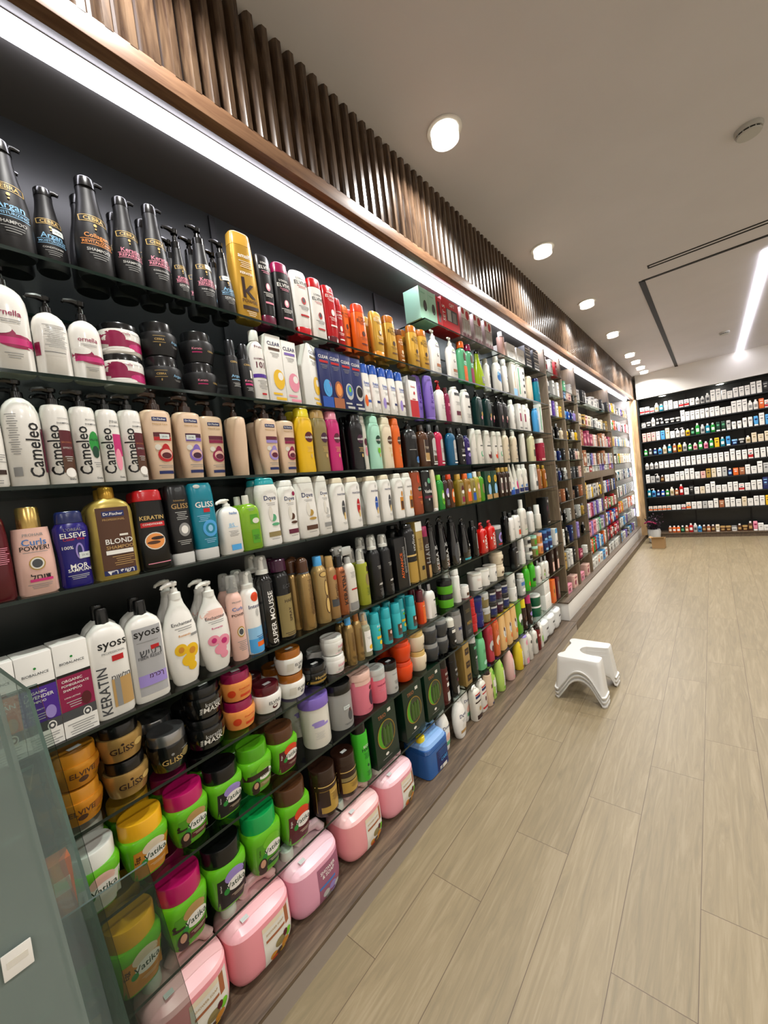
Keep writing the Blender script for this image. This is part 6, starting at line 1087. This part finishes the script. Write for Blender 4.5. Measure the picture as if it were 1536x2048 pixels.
for i, lab in enumerate(('white plastic stool at the bottom of the stack of three', 'white plastic stool in the middle of the stack of three', 'white plastic stool on top of the stack of three')):
    o = link('step_stool', sm, None, (-.725, 2.755, .0005+i*.026), -.03, lab, 'stool', 'stacked white stools')
    m_ = o.modifiers.new('wall', 'SOLIDIFY'); m_.thickness = .0045; m_.offset = -1
# ------------------------------------------------------------------ glass display case close to the camera
r = link('glass_display_case', None, None, (-.8, -.2, 0), 0, 'clear green-edged glass display case at the lower left corner', 'display case'); r.empty_display_size = .05
G1 = glass('case_glass', 0xe2e9e5, 1.0, .03); G2 = glass('bin_glass', 0xd6dcd6, 1.0, .02, .05); G4 = glass('case_glass_hazy', 0xdde4e0, 1.0, .03, .16, 0xa0aea8); G3 = glass('case_glass_brightened', 0xd4dedb, 1.0, .05, .34, 0xb0beb8)  # painted haze in the panes lifts the dark tone of the case
GE = mat(0x8aa8a0, .15); GD = mat(0x4a5a55, .15)
def pane(name, q, th, M, E):
    """q: four corners; th: thickness vector"""
    th = Vector(th); v = [Vector(p) for p in q]; v += [p+th for p in v]; v = [p-r.location for p in v]
    b = MB(); b.add(v, [(0, 1, 2, 3), (7, 6, 5, 4)], M); b.add(v, [(0, 4, 5, 1), (1, 5, 6, 2), (2, 6, 7, 3), (3, 7, 4, 0)], E)
    return link(name, b.mesh(name), r)
def zz(v): return EYE+v
# aisle pane, rear pane, sloping end pane, low bin pane
pane('front_pane', [(-.70, -.7, zz(-.12)), (-.70, .055, zz(-.12)), (-.70, .107, zz(-.93)), (-.70, -.7, zz(-.93))], (-.006, 0, 0), G3, GE)
pane('rear_pane', [(-.90, -.7, zz(-.25)), (-.90, .122, zz(-.25)), (-.90, .205, zz(-1.2)), (-.90, -.7, zz(-1.2))], (-.006, 0, 0), G1, GD)
pane('bin_pane', [(-.80, -.7, zz(-.545)), (-.80, .210, zz(-.588)), (-.80, .268, zz(-1.1)), (-.80, -.7, zz(-1.1))], (-.004, 0, 0), G2, GD)
pane('end_pane', [(-.706, .052, zz(-.14)), (-.90, .112, zz(-.255)), (-.90, .195, zz(-1.2)), (-.706, .104, zz(-.93))], (0, -.005, 0), G4, GE)
for z_ in (-.38, -.62, -.86):
    pane('glass_shelf', [(-.708, -.69, zz(z_)), (-.708, .06, zz(z_)), (-.895, .10, zz(z_)), (-.895, -.69, zz(z_))], (0, 0, .005), G1, GE)
b = MB(); b.box((-.085, -.325, zz(-.6)-.2), (.006, .66, 1.3), mat(0xa4b2ac, .5)); link('back_board', b.mesh('back_board'), r)
b = MB(); b.box((-.0, -.12, zz(-1.21)/2), (.21, .72, zz(-1.21)), mat(0x3a423f, .5)); o = link('base_cabinet', b.mesh('base_cabinet'), r)
def small(name, x, y, z, s, c, lab, cat='carton', ac='white'):
    b = MB(); b.box((0, 0, s[2]/2), s, mat(c, .45), .001); r2 = link(name, None, None, (x, y, z), 0, lab, cat); r2.empty_display_size = .02
    link('carton_body', b.mesh('carton_body'), r2)
    b = MB(); b.box((s[0]/2+.0004, 0, s[2]*.55), (.0008, s[1]*.7, s[2]*.25), mat(ac, .5)); link('label', b.mesh('label'), r2)
small('carton', -.862, .105, zz(-.615), (.03, .03, .09), 'orange', 'orange carton inside the glass display case', ac='cream')
small('carton', -.862, .112, zz(-.855), (.03, .036, .07), 'dgreen', 'dark green carton inside the glass display case', ac='yel')
small('carton', -.862, .07, zz(-.855), (.02, .03, .05), 'mint', 'pale mint carton inside the glass display case', ac='lgrey')
small('paper_card', -.694, .035, zz(-.53), (.002, .028, .032), 'white', 'blank white price card fixed to the glass display case', 'card', 'offw')
